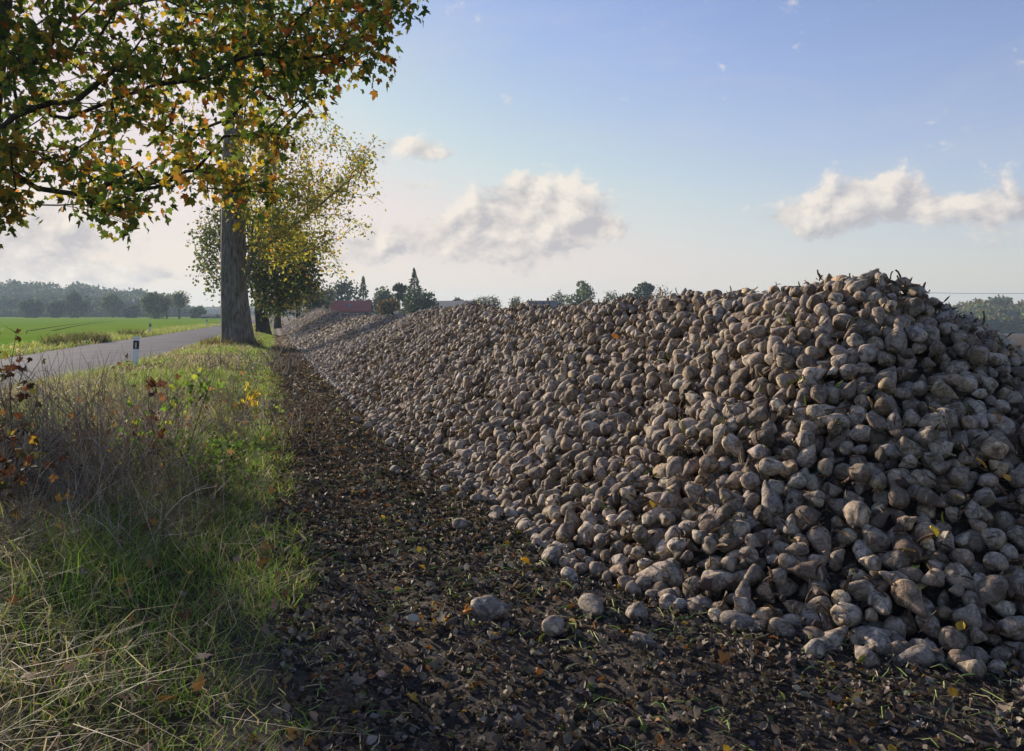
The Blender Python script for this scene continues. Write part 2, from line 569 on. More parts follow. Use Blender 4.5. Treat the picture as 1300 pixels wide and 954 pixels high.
# road: worn pale grey asphalt
def gmat_road():
    m, g, out = new_mat('asphalt')
    p = g.pos()
    n = g.noise(p, 90, 3, 0.6); n2 = g.noise(g.mapping(p, (1.0, 0.16, 1), (0, 0, rad(17))), 1.2, 5, 0.6)
    c = g.mix(g.ramp(n, [(0.3, 0), (0.7, 1)]), (0.050, 0.060, 0.080), (0.092, 0.107, 0.138))
    c = g.mix(g.ramp(n2, [(0.42, 0), (0.62, 0.65)]), c, (0.120, 0.134, 0.165))
    principled(g, out, c, 0.92, g.bump(n, 0.5, 0.006), 0.04)
    return m
M_road = gmat_road()
yy = np.concatenate((np.arange(-30, 60, 2.0), np.arange(60, 238, 6)))
def strip(name, ea, eb, z, material, kind='structure', nx=6):
    R = []
    for y in yy:
        xa, xb = edge_x(ea, y), edge_x(eb, y)
        for k in range(nx): R.append((xa + (xb - xa) * k / (nx - 1), y, z + 0.05 * math.sin(math.pi * k / (nx - 1))))
    n = len(yy)
    i, j = np.meshgrid(np.arange(n - 1), np.arange(nx - 1), indexing='ij'); i = i.ravel(); j = j.ravel()
    F = np.stack((i * nx + j, i * nx + j + 1, (i + 1) * nx + j + 1, (i + 1) * nx + j), 1)
    o = mesh_tris(name, np.array(R), F, material, smooth=True)
    tag(o, kind=kind)
    return o
strip('road', far_edge, near_edge, 0.03, M_road)

# green winter crop beyond the road
def gmat_field():
    m, g, out = new_mat('winter_crop')
    p = g.pos()
    n = g.noise(g.mapping(p, (1.0, 0.15, 1), (0, 0, rad(-24))), 3.2, 6, 0.7); n2 = g.noise(p, 0.035, 4)
    c = g.mix(g.ramp(n, [(0.3, 0), (0.7, 1)]), (0.11, 0.20, 0.022), (0.20, 0.36, 0.04))
    c = g.mix(g.ramp(n2, [(0.4, 0), (0.65, 0.6)]), c, (0.24, 0.30, 0.06))
    c = g.mix(g.ramp(g.noise(p, 0.4, 5, 0.7), [(0.55, 0), (0.75, 0.35)]), c, (0.12, 0.12, 0.05))
    principled(g, out, c, 0.95, g.bump(n, 0.5, 0.05), 0.0)
    return m
M_field = gmat_field()
fy = np.concatenate((np.arange(-100, 240, 4), 240 * 1.06 ** np.arange(0, 20)))
R = []
for y in fy:
    xa = float(edge_x(far_edge, min(y, 238))) - 2.6 - max(0, y - 238) * 0.3
    for k in range(30): R.append((xa - (xa + 700) * (k / 29) ** 2.2, y, 0.06 * (min(1.0, k)) - 0.012))
n = len(fy)
i, j = np.meshgrid(np.arange(n - 1), np.arange(29), indexing='ij'); i = i.ravel(); j = j.ravel()
F = np.stack((i * 30 + j, (i + 1) * 30 + j, (i + 1) * 30 + j + 1, i * 30 + j + 1), 1)
tag(mesh_tris('green_field', np.array(R), F, M_field, smooth=True), kind='structure')
# strip of rough grass between road and crop
fe2 = far_edge.copy(); fe2[:, 0] -= 3.4
strip('far_verge', fe2, far_edge, -0.012, M_verge)
# tramlines left by the sprayer
m_, g_, o_ = new_mat('tramline_soil')
principled(g_, o_, g_.mix(g_.ramp(g_.noise(g_.pos(), 4, 5), [(0.35, 0), (0.65, 1)]), (0.035, 0.05, 0.018), (0.05, 0.09, 0.02)), 1.0, spec=0.0)
M_tram = m_
for k, off in enumerate((0.0, 1.9)):
    A = onground(70, 421.5)[:2]; B = onground(148, 409)[:2]
    d = (B - A); L = np.linalg.norm(d); d /= L; nrm = np.array((-d[1], d[0]))
    P = [A + nrm * off, B + nrm * off, B + nrm * (off + 0.45), A + nrm * (off + 0.45)]
    mid = np.linspace(0, 1, 20)
    R = [(*(P[0] + (P[1] - P[0]) * t + nrm * 1.2 * math.sin(t * 3)), 0.054) for t in mid] + [(*(P[3] + (P[2] - P[3]) * t + nrm * 1.2 * math.sin(t * 3)), 0.054) for t in mid]
    F = [(q, q + 20, q + 21, q + 1) for q in range(19)]
    tag(mesh_tris('tramline', np.array(R), np.array(F), M_tram), kind='structure')

# ------------------------------------------------------------------ the heap of sugar beet
HU = np.array([-5, 5.0, 6.0, 7, 8, 10, 12, 15, 18, 22, 28, 35, 45, 60, 80, 95, 108])
HH = np.array([1.92, 1.91, 1.79, 1.73, 1.80, 1.76, 1.70, 1.72, 1.76, 1.74, 1.52, 1.46, 1.47, 1.72, 2.20, 2.1, 1.6])
TOE = np.array([(0, 1.75), (6.2, 1.70), (8, 1.62), (10, 1.47), (13, 1.34), (23, 1.22), (40, 1.10), (120, 1.3)])
U0, VR = 5.05, 4.55
def heap_h(u, v):
    u = np.asarray(u, float); v = np.asarray(v, float)
    w = VR - np.interp(u, TOE[:, 0], TOE[:, 1])
    du = np.where(u < U0, (U0 - u), np.where(u > 106, (u - 106), 0.0))
    w = np.where(u < U0, 2.86, w)
    w = np.where(v > VR, w - 0.12 * np.clip((9 - u) / 3, 0, 1), w)
    r = np.sqrt(du ** 2 + (v - VR) ** 2) / w
    f = 1 - (np.sqrt(r * r + 0.012) - 0.11) / (math.sqrt(1.012) - 0.11)
    x, y = uv2xy(u, v)
    f = f * (0.86 + 0.14 * f)
    H = np.interp(u, HU, HH)
    b = (fbm(x * 0.9, y * 0.9, 11) - 0.5) * 0.26 + (fbm(x * 3.1, y * 3.1, 12, 2) - 0.5) * 0.10
    return H * f + b * np.clip(f * 4, 0, 1)

def beet_template(rng, segs, rings, cut=False):
    t = np.linspace(0, 1, rings)
    L = rng.uniform(2.15, 3.6)
    kx = np.array([0, 0.03, 0.09, 0.2, 0.34, 0.52, 0.70, 0.86, 0.96, 1.0])
    kr = np.array([0.0, 0.46, 0.74, 0.95, 1.0, 0.86, 0.58, 0.30, 0.15, 0.0])
    kr[5:9] *= rng.uniform(0.85, 1.15, 4); kr[2] *= rng.uniform(0.8, 1.1)
    if cut: kr[1] = 0.70; kx[1] = 0.012; kr[2] = 0.86; kx[2] = 0.05
    tt_ = t ** 1.1
    if cut: tt_[1] = 0.013
    r = np.interp(tt_, kx, kr)
    z = (tt_ - 0.42) * L
    a = np.linspace(0, 2 * math.pi, segs, endpoint=False)
    T, A = np.meshgrid(tt_, a, indexing='ij')
    Rr = np.repeat(r[:, None], segs, 1)
    ph = rng.uniform(0, 6.28, 8)
    gv = 0.075 * np.sin(2 * A + ph[0] + 2.2 * T) + 0.06 * np.sin(3 * A + ph[1] - 3 * T) + 0.032 * np.sin(5 * A + ph[2] + 6 * T) + 0.045 * np.sin(7 * T * 2 + ph[3]) * np.sin(A + ph[4])
    gr = -0.20 * np.exp(-((np.angle(np.exp(1j * (A - ph[5]))) / 0.28) ** 2)) * (T > 0.2)
    Rr = Rr * (1 + gv + gr)
    bx, by = rng.uniform(-0.34, 0.34, 2)
    X = Rr * np.cos(A) + bx * T ** 2
    Y = Rr * np.sin(A) + by * T ** 2
    Z = np.repeat(z[:, None], segs, 1) + 0.05 * np.sin(2 * A + ph[6]) * (1 - T)
    V = np.stack((X, Y, Z), 2)[1:-1].reshape(-1, 3)
    top = np.array([[0, 0, z[0]]]); bot = np.array([[bx, by, z[-1]]])
    V = np.concatenate((V, top, bot))
    m = rings - 2
    F = []
    for i in range(m - 1):
        for j in range(segs):
            k = (j + 1) % segs
            F += [(i * segs + j, i * segs + k, (i + 1) * segs + k), (i * segs + j, (i + 1) * segs + k, (i + 1) * segs + j)]
    for j in range(segs):
        k = (j + 1) % segs
        F += [(m * segs, k, j), (m * segs + 1, (m - 1) * segs + j, (m - 1) * segs + k)]
    tv = np.concatenate((np.repeat(tt_[1:-1], segs), [0, 1]))
    crown = np.clip((0.13 - tv) / 0.10, 0, 1) if not cut else (tv < 0.02) * 1.0
    shade = np.ones((len(V), 3))
    shade = shade * (1 - crown[:, None]) + crown[:, None] * (np.array((0.62, 0.56, 0.42)) if not cut else np.array((1.65, 1.62, 1.40)))
    tail = np.clip((tv - 0.8) / 0.2, 0, 1)[:, None]
    shade = shade * (1 - tail) + tail * np.array((0.68, 0.58, 0.50))
    return V, np.array(F), shade, L

rb = np.random.default_rng(21)
TEMPL = []
for q in range(14):
    s = np.random.default_rng(100 + q); hi = beet_template(s, 20, 15, q % 3 == 0)
    s = np.random.default_rng(100 + q); mid = beet_template(s, 10, 9, q % 3 == 0)
    s = np.random.default_rng(100 + q); lo = beet_template(s, 6, 6, q % 3 == 0)
    TEMPL.append((hi, mid, lo))

def dart(u0, u1, v0, v1, n, D, depth, rng, hfun):
    """random points in the outer layer of the heap, no two closer than D"""
    U = rng.uniform(u0, u1, n); V = rng.uniform(v0, v1, n)
    H = hfun(U, V)
    dz = rng.uniform(0, depth, n)
    ok = H > 0.02
    U, V, H, dz = U[ok], V[ok], H[ok], dz[ok]
    X, Y = uv2xy(U, V)
    Z = np.maximum(H - dz, 0.05)
    cells = {}
    keep = []
    ci = np.floor(np.stack((X, Y, Z), 1) / D).astype(int)
    P = np.stack((X, Y, Z), 1)
    D2 = D * D
    Xl, Yl, Zl = X.tolist(), Y.tolist(), Z.tolist()
    cl = ci.tolist()
    nb = [(a, b, c) for a in (-1, 0, 1) for b in (-1, 0, 1) for c in (-1, 0, 1)]
    for k in range(len(Xl)):
        a, b, c = cl[k]; x, y, z = Xl[k], Yl[k], Zl[k]
        bad = False
        for (i, j, l) in nb:
            q = cells.get((a + i, b + j, c + l))
            if q is not None:
                dx = Xl[q] - x; dy = Yl[q] - y; dzz = Zl[q] - z
                if dx * dx + dy * dy + dzz * dzz < D2: bad = True; break
        if not bad:
            if (a, b, c) in cells: continue
            cells[(a, b, c)] = k; keep.append(k)
    return P[keep], dz[keep]

P1, d1 = dart(2.0, 13, 1.2, 7.6, 200000, 0.094, 0.17, rb, heap_h)
P2, d2 = dart(13, 34, 0.9, 5.6, 190000, 0.106, 0.15, rb, heap_h)
P3, d3 = dart(34, 108, 0.8, 5.4, 90000, 0.165, 0.12, rb, heap_h)
# a skirt of beets that rolled off the toe
def skirt(n, u0, u1, spread, rng):
    u = rng.uniform(u0, u1, n)
    tv = np.interp(u, TOE[:, 0], TOE[:, 1])
    v = tv - np.abs(rng.normal(0, spread, n)) + 0.10
    return u, v
ps = []
for (n_, a_, b_, s_) in ((70, 4.6, 13, 0.14), (110, 13, 30, 0.13), (200, 30, 100, 0.15)):
    u_, v_ = skirt(n_, a_, b_, s_, rb)
    x_, y_ = uv2xy(u_, v_)
    ps.append(np.stack((x_, y_, np.full(n_, 0.055)), 1))
# and round the near end
th = rb.uniform(math.pi * 0.92, math.pi * 1.75, 60)
rr = 2.86 - 0.08 + np.abs(rb.normal(0, 0.09, 60))
u_ = U0 + rr * np.sin(th) * -1 * -1; v_ = VR + rr * np.cos(th)
sel = u_ < U0
x_, y_ = uv2xy(u_[sel], v_[sel])
ps.append(np.stack((x_, y_, np.full(sel.sum(), 0.055)), 1))
PS = np.concatenate(ps)
ok = [0]
for k in range(1, len(PS)):
    if np.min(np.linalg.norm(PS[ok] - PS[k], axis=1)) > 0.13: ok.append(k)
PS = PS[ok]
P = np.concatenate((P1, P2, P3, PS)); DZ = np.concatenate((d1, d2, d3, np.zeros(len(PS))))
N = len(P)
SIZE = np.clip(rb.normal(0.0478, 0.0108, N), 0.028, 0.078)
far_u = xy2uv(P[:, 0], P[:, 1])[0]
SIZE = np.where(far_u > 34, SIZE * 1.45, SIZE)
eps = 0.15
uN, vN = xy2uv(P[:, 0], P[:, 1])
gx = (heap_h(uN + eps, vN) - heap_h(uN - eps, vN)) / (2 * eps); gy = (heap_h(uN, vN + eps) - heap_h(uN, vN - eps)) / (2 * eps)
nx_ = -(gx * DU[0] + gy * DV[0]); ny_ = -(gx * DU[1] + gy * DV[1])
NRM = np.stack((nx_, ny_, np.ones(N)), 1); NRM /= np.linalg.norm(NRM, axis=1)[:, None]
AX = rb.normal(size=(N, 3)); AX /= np.linalg.norm(AX, axis=1)[:, None]
comp = (AX * NRM).sum(1)[:, None]
AX = AX - NRM * comp * 0.5
AX[N - len(PS):, 2] *= 0.25
RB = frame(AX, rng=rb)
TI = rb.integers(0, 14, N)
BC = pick(rb, N, [(5, (0.37, 0.305, 0.235)), (3.5, (0.285, 0.23, 0.175)), (2.4, (0.48, 0.405, 0.315)), (1.4, (0.17, 0.13, 0.095)), (1.2, (0.35, 0.31, 0.265)), (1.0, (0.38, 0.28, 0.18))], 0.025)

# loose beets lying apart on the track: (photo x, y), size, heading, template, label
loose = [
    (621, 781, .068, 85, 0, 'round sugar beet standing alone on the leaf-strewn track, farthest left in the foreground'),
    (749, 779, .068, 10, 1, 'stout sugar beet on the track just left of a paler one'),
    (806, 786, .062, -35, 2, 'pale tapering sugar beet lying tail-down beside a stout one at the foot of the heap'),
    (704, 797, .056, 150, 3, 'low slender sugar beet half sunk in dead leaves on the track'),
    (815, 820, .048, 60, 4, 'smallest loose sugar beet in the foreground, on dark soil below the others'),
    (1112, 826, .066, -20, 5, 'pale long sugar beet lying in front of the heap near its right end'),
    (1180, 836, .060, 8, 6, 'flat-lying sugar beet touching dark soil at the right foot of the heap'),
    (585, 667, .054, 40, 7, 'small grey sugar beet alone on the dirt track halfway to the grass'),
    (502, 597, .058, 15, 8, 'whitish sugar beet on the track left of the heap in the middle distance'),
    (497, 560, .066, 170, 9, 'grey sugar beet half buried in the track away from the heap toe'),
    (648, 655, .060, 30, 10, 'sugar beet lying just off the toe of the heap on dark soil'),
    (700, 712, .066, -15, 11, 'broad sugar beet resting in litter at the very edge of the heap'),
    (566, 622, .052, 100, 12, 'little sugar beet off the heap edge beside scattered green stalks'),
    (452, 548, .055, 20, 13, 'pale little sugar beet nearest to the grass verge'),
    (935, 797, .060, 65, 1, 'plump sugar beet in the gap of soil before the middle of the heap'),
]

def beet_world(k, tmpl):
    V, F, sh, L = tmpl
    W = (V * SIZE[k]) @ RB[k].T
    return W, F, BC[k] * sh

individual = []
proj = P[:, 1]
px_ = 650 + FPX * P[:, 0] / np.maximum(P[:, 1], 0.1)
py_ = 399 + FPX * (CAM_H - P[:, 2]) / np.maximum(P[:, 1], 0.1)
dist = np.linalg.norm(P - np.array((0, 0, CAM_H)), axis=1)
seen = (P[:, 1] > 1) & (px_ > -5) & (px_ < 1292) & (py_ < 935) & (DZ < 0.045) & (far_u < 13)
# facing the camera
tocam = np.array((0, 0, CAM_H)) - P; tocam /= np.linalg.norm(tocam, axis=1)[:, None]
seen &= (NRM * tocam).sum(1) > 0.25
score = np.where(seen, SIZE / dist, -1)
order = np.argsort(-score)
N_IND = 300 - len(loose)
ind = [int(k) for k in order[:N_IND] if score[k] > 0]
ind_set = set(ind)
print('beets', N, 'individual', len(ind), 'nearest', dist[ind[0]], 'farthest', dist[ind[-1]])

rest = np.array([k for k in range(N) if k not in ind_set])
mb = MB()
for lod, (lo_, hi_) in enumerate(((-99, 13.5), (13.5, 30), (30, 999))):
    for t in range(14):
        sel = rest[(TI[rest] == t) & (far_u[rest] >= lo_) & (far_u[rest] < hi_)]
        if len(sel) == 0: continue
        V, F, sh, L = TEMPL[t][lod]
        W, FF, CC = instances(V, F, P[sel], RB[sel], SIZE[sel], BC[sel])
        CC = CC.reshape(len(sel), -1, 3) * sh[None]
        mb.add(W, FF, CC.reshape(-1, 3))
# the heap's inside
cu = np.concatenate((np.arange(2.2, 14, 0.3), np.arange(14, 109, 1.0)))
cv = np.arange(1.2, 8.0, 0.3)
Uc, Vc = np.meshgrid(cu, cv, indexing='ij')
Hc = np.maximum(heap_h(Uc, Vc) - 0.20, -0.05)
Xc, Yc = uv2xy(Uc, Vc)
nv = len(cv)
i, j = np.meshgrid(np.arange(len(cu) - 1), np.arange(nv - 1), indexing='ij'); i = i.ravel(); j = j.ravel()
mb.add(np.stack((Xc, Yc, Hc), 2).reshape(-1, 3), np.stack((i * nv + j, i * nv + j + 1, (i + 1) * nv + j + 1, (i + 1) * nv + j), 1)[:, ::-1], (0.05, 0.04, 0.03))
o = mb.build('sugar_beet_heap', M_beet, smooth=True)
tag(o, 'long heap of muddy grey-brown sugar beets stretching away beside the dirt track', 'beet heap', kind='stuff')

# the beets that show largest, one object each
def shape_word(t):
    L = TEMPL[t][0][3]
    return 'rounded' if L < 2.5 else ('pear-shaped' if L < 3.0 else 'long tapering')
rs = np.random.default_rng(5)
def stalk_tuft(parent, size, L, rng):
    mb = MB()
    for q in range(rng.integers(4, 8)):
        a = rng.uniform(0, 6.28); ln = rng.uniform(0.5, 1.1) * size
        b = np.array((math.cos(a) * 0.3 * size, math.sin(a) * 0.3 * size, -0.42 * L * size + 0.004))
        e = b + np.array((math.cos(a) * ln * 0.7, math.sin(a) * ln * 0.7, -ln * 0.6))
        mid = (b + e) / 2 + rng.normal(size=3) * 0.1 * size
        mb.tube([b, mid, e], [0.13 * size, 0.09 * size, 0.03 * size], 5, pick(rng, 1, [(2, (0.16, 0.12, 0.06)), (1, (0.12, 0.14, 0.04)), (1, (0.22, 0.17, 0.09))])[0])
    return mb.build('leaf_stalk', M_twig, parent)
for k in ind:
    V, F, sh, L = TEMPL[TI[k]][0]
    o = mesh_tris('sugar_beet', V * SIZE[k], F, M_beet, BC[k] * sh, smooth=True)
    R = RB[k]
    from mathutils import Matrix
    o.matrix_world = Matrix(((R[0][0], R[0][1], R[0][2], P[k][0]), (R[1][0], R[1][1], R[1][2], P[k][1]), (R[2][0], R[2][1], R[2][2], P[k][2]), (0, 0, 0, 1)))
    hgt = 'at the foot of' if P[k][2] < 0.35 else ('on the lower face of' if P[k][2] < 0.85 else ('halfway up' if P[k][2] < 1.35 else 'near the top of'))
    side = 'right end' if px_[k] > 1110 else ('middle right part' if px_[k] > 900 else 'left part')
    tone = 'dark stained' if BC[k].mean() < 0.18 else ('pale' if BC[k].mean() > 0.38 else 'muddy grey-brown')
    tag(o, '%s %s sugar beet %s the heap\'s %s' % (tone, shape_word(TI[k]), hgt, side), 'sugar beet', 'sugar beets on the near face of the heap')
    if rs.random() < 0.16: stalk_tuft(o, SIZE[k], L, rs)
for (qx, qy, sz, hd, t, lab) in loose:
    p = onground(qx, qy + 8)
    p[2] = sz * 0.86
    V, F, sh, L = TEMPL[t][0]
    c = pick(rb, 1, [(1, (0.34, 0.29, 0.235)), (1, (0.42, 0.36, 0.29))], 0.02)[0]
    o = mesh_tris('sugar_beet', V * sz, F, M_beet, c * sh, smooth=True)
    o.location = tuple(p); o.rotation_euler = (rad(84), rad(rb.uniform(0, 360)) * 0, rad(hd))
    tag(o, lab, 'sugar beet', 'loose sugar beets on the track')

# ------------------------------------------------------------------ blades, litter
def blades(name, P, H, W, LEAN, C, rng, curve=1.0, tipcol=None):
    """curved tapering blades, one mesh"""
    n = len(P)
    a = rng.uniform(0, 2 * math.pi, n)
    wd = np.stack((np.cos(a), np.sin(a), np.zeros(n)), 1) * W[:, None] * 0.5
    ts = (0, 0.4, 0.75, 1.0)
    kr_ = np.random.default_rng(n)
    rows = []
    for t in ts:
        kink = kr_.normal(size=(n, 3)) * np.array((1, 1, 0.3))
        c = P + np.stack((LEAN[:, 0] * H * (t ** 1.7) * curve, LEAN[:, 1] * H * (t ** 1.7) * curve,
                          H * (t - 0.42 * np.minimum(np.linalg.norm(LEAN, axis=1), 1.4) * t * t)), 1)
        if 0 < t: c = c + kink * (H * (0.06 + 0.12 * t))[:, None]
        w = wd * (1 - t) ** 0.6 if t < 1 else None
        rows.append((c - w, c + w) if t < 1 else (c,))
    V = np.stack([rows[0][0], rows[0][1], rows[1][0], rows[1][1], rows[2][0], rows[2][1], rows[3][0]], 1)
    TF = np.array([(0, 1, 3), (0, 3, 2), (2, 3, 5), (2, 5, 4), (4, 5, 6)])
    F = TF[None] + (np.arange(n) * 7)[:, None, None]
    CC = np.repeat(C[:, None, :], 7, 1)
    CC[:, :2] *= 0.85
    return V.reshape(-1, 3), F.reshape(-1, 3), CC.reshape(-1, 3)

GREEN = [(4, (0.15, 0.27, 0.04)), (3, (0.20, 0.34, 0.05)), (2, (0.28, 0.34, 0.07)), (0.8, (0.42, 0.37, 0.19))]
MIXED = [(3, (0.16, 0.23, 0.045)), (2, (0.26, 0.29, 0.08)), (3, (0.42, 0.36, 0.21)), (2, (0.54, 0.47, 0.31)), (1, (0.26, 0.20, 0.11))]
STRAW = [(1.6, (0.13, 0.19, 0.045)), (3, (0.36, 0.315, 0.23)), (1.6, (0.54, 0.49, 0.38)), (3, (0.23, 0.185, 0.135)), (3, (0.13, 0.10, 0.07))]
rg = np.random.default_rng(77)
grass = MB()
def scatter_grass(n, u0, u1, hmin, hmax, w, seed, edge_green=True):
    u = rg.uniform(u0, u1, n)
    t = rg.uniform(0.0, 1.03, n)
    vl = edge_v_at_u(near_edge, u)
    v = vl + t * (np.interp(u, (3, 9, 20), (0.0, 0.03, 0.10)) - vl)
    x, y = uv2xy(u, v)
    cl = fbm(x * 2.2, y * 2.2, seed); zn = fbm(x * 0.45, y * 0.45, seed + 9)
    keep = rg.random(n) < np.clip(cl * 1.9 - 0.25, 0.12, 1)
    u, v, x, y, cl, zn, t = [q[keep] for q in (u, v, x, y, cl, zn, t)]
    m = len(u)
    z = verge_z(u, v)
    H = rg.uniform(hmin, hmax, m) * (0.55 + 0.9 * cl)
    edge = np.clip((v + 1.0) / 0.5, 0, 1)                 # toward the track: short and green
    dryness = np.clip((zn - 0.42) * 4.0 + 0.25, 0, 1) * (1 - edge)
    nearness = np.clip((5.2 - u) / 2.5, 0, 1)
    dryness = np.clip(dryness + nearness * 0.75 * (1 - 0.6 * edge) + np.clip((-1.1 - v) / 0.5, 0, 1) * np.clip((10 - u) / 3, 0, 1) * 0.9, 0, 1)
    H *= (1 - 0.5 * edge)
    q = rg.random(m)
    H = H * np.where(nearness > 0.3, 0.8, 1.0)
    C = np.where((q < dryness * 0.85)[:, None], pick(rg, m, STRAW), np.where((q < dryness * 0.85 + 0.2)[:, None], pick(rg, m, MIXED), pick(rg, m, GREEN)))
    lean = rg.normal(size=(m, 2)) * 0.52 + np.array((0.12, -0.05)) + dryness[:, None] * rg.normal(size=(m, 2)) * 0.7 + nearness[:, None] * rg.normal(size=(m, 2)) * 0.3
    return blades('g', np.stack((x, y, z - 0.01), 1), H, w * rg.uniform(0.6, 1.4, m), lean, C, rg)
grass.add(*scatter_grass(66000, 2.2, 8, 0.12, 0.40, 0.0068, 31))
grass.add(*scatter_grass(60000, 8, 20, 0.14, 0.36, 0.009, 31))
grass.add(*scatter_grass(46000, 20, 60, 0.12, 0.30, 0.022, 31))
grass.add(*scatter_grass(9000, 60, 120, 0.12, 0.34, 0.06, 31))
# long bent straws close to the camera
n = 5000
u = rg.uniform(2.3, 7.5, n); v = rg.uniform(-3.4, -0.15, n); x, y = uv2xy(u, v)
k = fbm(x * 1.4, y * 1.4, 55) > 0.46; u, v, x, y = u[k], v[k], x[k], y[k]; n = len(u)
grass.add(*blades('s', np.stack((x, y, verge_z(u, v)), 1), rg.uniform(0.28, 0.6, n), rg.uniform(0.002, 0.005, n), rg.normal(size=(n, 2)) * 1.0 + np.array((0.3, -0.1)), pick(rg, n, STRAW), rg))
# rough grass on the far side of the road
n = 26000
y = 6 + 110 * rg.random(n) ** 1.3; x = edge_x(far_edge, y) - rg.uniform(0, 3.2, n) ** 1.0
kk = rg.random(n) < np.clip(fbm(x * 0.6, y * 0.35, 91) * 2 - 0.4, 0.15, 1)
x, y = x[kk], y[kk]; n = len(x)
grass.add(*blades('f', np.stack((x, y, np.zeros(n)), 1), rg.uniform(0.12, 0.42, n) * (0.4 + 1.1 * fbm(x * 0.35, y * 0.2, 92)), rg.uniform(0.02, 0.05, n), rg.normal(size=(n, 2)) * 0.4, pick(rg, n, MIXED + GREEN), rg))
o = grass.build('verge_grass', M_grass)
tag(o, 'long green and straw-coloured grass growing on the roadside verge', 'grass', kind='stuff')

# leaf shapes
def leaf_shape(kind):
    if kind == 'maple':
        P = [(0, 0), (0.10, -0.04), (0.34, -0.10), (0.28, 0.08), (0.52, 0.18), (0.48, 0.30), (0.60, 0.48), (0.34, 0.46), (0.22, 0.52), (0.20, 0.72), (0, 1.0)]
        R = P; Lf = [(-a, b) for a, b in P[1:-1]]
        V = [(a, b, 0.22 * abs(a) + 0.10 * b * b) for a, b in R] + [(a, b, 0.22 * abs(a) + 0.10 * b * b) for a, b in Lf] + [(0, 0.34, 0.0)]
        n = len(R); c = len(V) - 1
        F = [(c, i, i + 1) for i in range(n - 1)]
        ring = [0] + list(range(n, n + len(Lf))) + [n - 1]
        F += [(c, ring[i + 1], ring[i]) for i in range(len(ring) - 1)]
        V = np.array(V, float); V[:, 2] -= 0.05; return V, np.array(F)
    if kind == 'oval':
        V = np.array([(0, 0, 0), (0.34, 0.35, 0.10), (0.26, 0.75, 0.06), (0, 1, -0.05), (-0.26, 0.75, 0.06), (-0.34, 0.35, 0.10)], float)
        return V, np.array([(0, 1, 5), (1, 2, 5), (2, 4, 5), (2, 3, 4)])
    if kind == 'quad':
        V = np.array([(0, 0, 0), (0.42, 0.5, 0.1), (0, 1, 0), (-0.42, 0.5, 0.1)], float)
        return V, np.array([(0, 1, 2), (0, 2, 3)])
    if kind == 'curl':
        V = []
        for i, (w, y_, z_) in enumerate(((0.05, 0, 0), (0.38, 0.3, 0.14), (0.34, 0.65, 0.26), (0.03, 1.0, 0.20))):
            V += [(-w, y_, z_ + 0.16 * (i % 2)), (0, y_ + 0.02, z_ - 0.08), (w, y_ - 0.03, z_ + 0.14)]
        F = []
        for i in range(3):
            for j in range(2):
                a = i * 3 + j
                F += [(a, a + 1, a + 4), (a, a + 4, a + 3)]
        return np.array(V, float), np.array(F)
MAPLE = leaf_shape('maple'); OVAL = leaf_shape('oval'); QUAD = leaf_shape('quad'); CURL = leaf_shape('curl')

DEAD = [(3, (0.060, 0.049, 0.040)), (4, (0.105, 0.084, 0.064)), (3, (0.18, 0.145, 0.11)), (2.4, (0.27, 0.23, 0.185)), (0.5, (0.28, 0.12, 0.035)), (0.35, (0.10, 0.12, 0.03)), (0.10, (0.50, 0.32, 0.04))]
rl = np.random.default_rng(9)
lit_ = MB()
def litter(n, u0, u1, size, tmpl, table=DEAD, v0=0.0, tilt=0.45):
    u = rl.uniform(u0, u1, n)
    toe = np.where(u < 5.2, 7.0, np.interp(u, TOE[:, 0], TOE[:, 1]) + 0.5)
    v = v0 + rl.random(n) * (toe - v0)
    x, y = uv2xy(u, v)
    hh = heap_h(u, v)
    ok = hh < 0.12
    u, v, x, y = u[ok], v[ok], x[ok], y[ok]; n = len(u)
    z = track_z(u, v) + rl.uniform(0.0, 0.018, n)
    Z = np.stack((rl.normal(size=n) * tilt, rl.normal(size=n) * tilt, np.ones(n)), 1)
    lit_.add(*instances(tmpl[0], tmpl[1], np.stack((x, y, z), 1), frame(Z, rng=rl), rl.uniform(0.5, 1.4, n) * size, pick(rl, n, table)))
litter(42000, -0.5, 6.5, 0.034, CURL, tilt=0.7)
litter(34000, -0.5, 7.5, 0.017, CURL, [(1, (0.04, 0.03, 0.022)), (1, (0.10, 0.07, 0.05)), (0.5, (0.2, 0.15, 0.1))])
litter(2200, -0.5, 7.5, 0.052, MAPLE, tilt=0.6)
litter(20000, 6.5, 15, 0.040, CURL, tilt=0.7)
litter(1400, 7.5, 20, 0.065, MAPLE)
litter(7000, 15, 40, 0.075, CURL)
litter(3600, 11, 60, 0.085, QUAD, [(1, (0.55, 0.36, 0.05)), (1, (0.40, 0.26, 0.06)), (1, (0.2, 0.13, 0.06))], tilt=0.3)
litter(1500, 14, 40, 0.09, QUAD, [(1, (0.45, 0.32, 0.05)), (1, (0.40, 0.26, 0.06)), (1, (0.2, 0.13, 0.06))], tilt=0.3)
# leaves fallen into the verge grass
n = 1700
u = rl.uniform(2.4, 26, n); v = rl.uniform(-4.0, 0.1, n); x, y = uv2xy(u, v)
lit_.add(*instances(MAPLE[0], MAPLE[1], np.stack((x, y, verge_z(u, v) + rl.uniform(0.02, 0.14, n)), 1), rand_rot(rl, n), rl.uniform(0.03, 0.075, n), pick(rl, n, [(3, (0.16, 0.10, 0.06)), (2, (0.26, 0.14, 0.05)), (1, (0.45, 0.30, 0.05)), (2, (0.22, 0.16, 0.12))])))
tag(lit_.build('leaf_litter', M_litter), 'dead brown leaves and scraps strewn over the dark dirt track', 'leaf litter', kind='stuff')

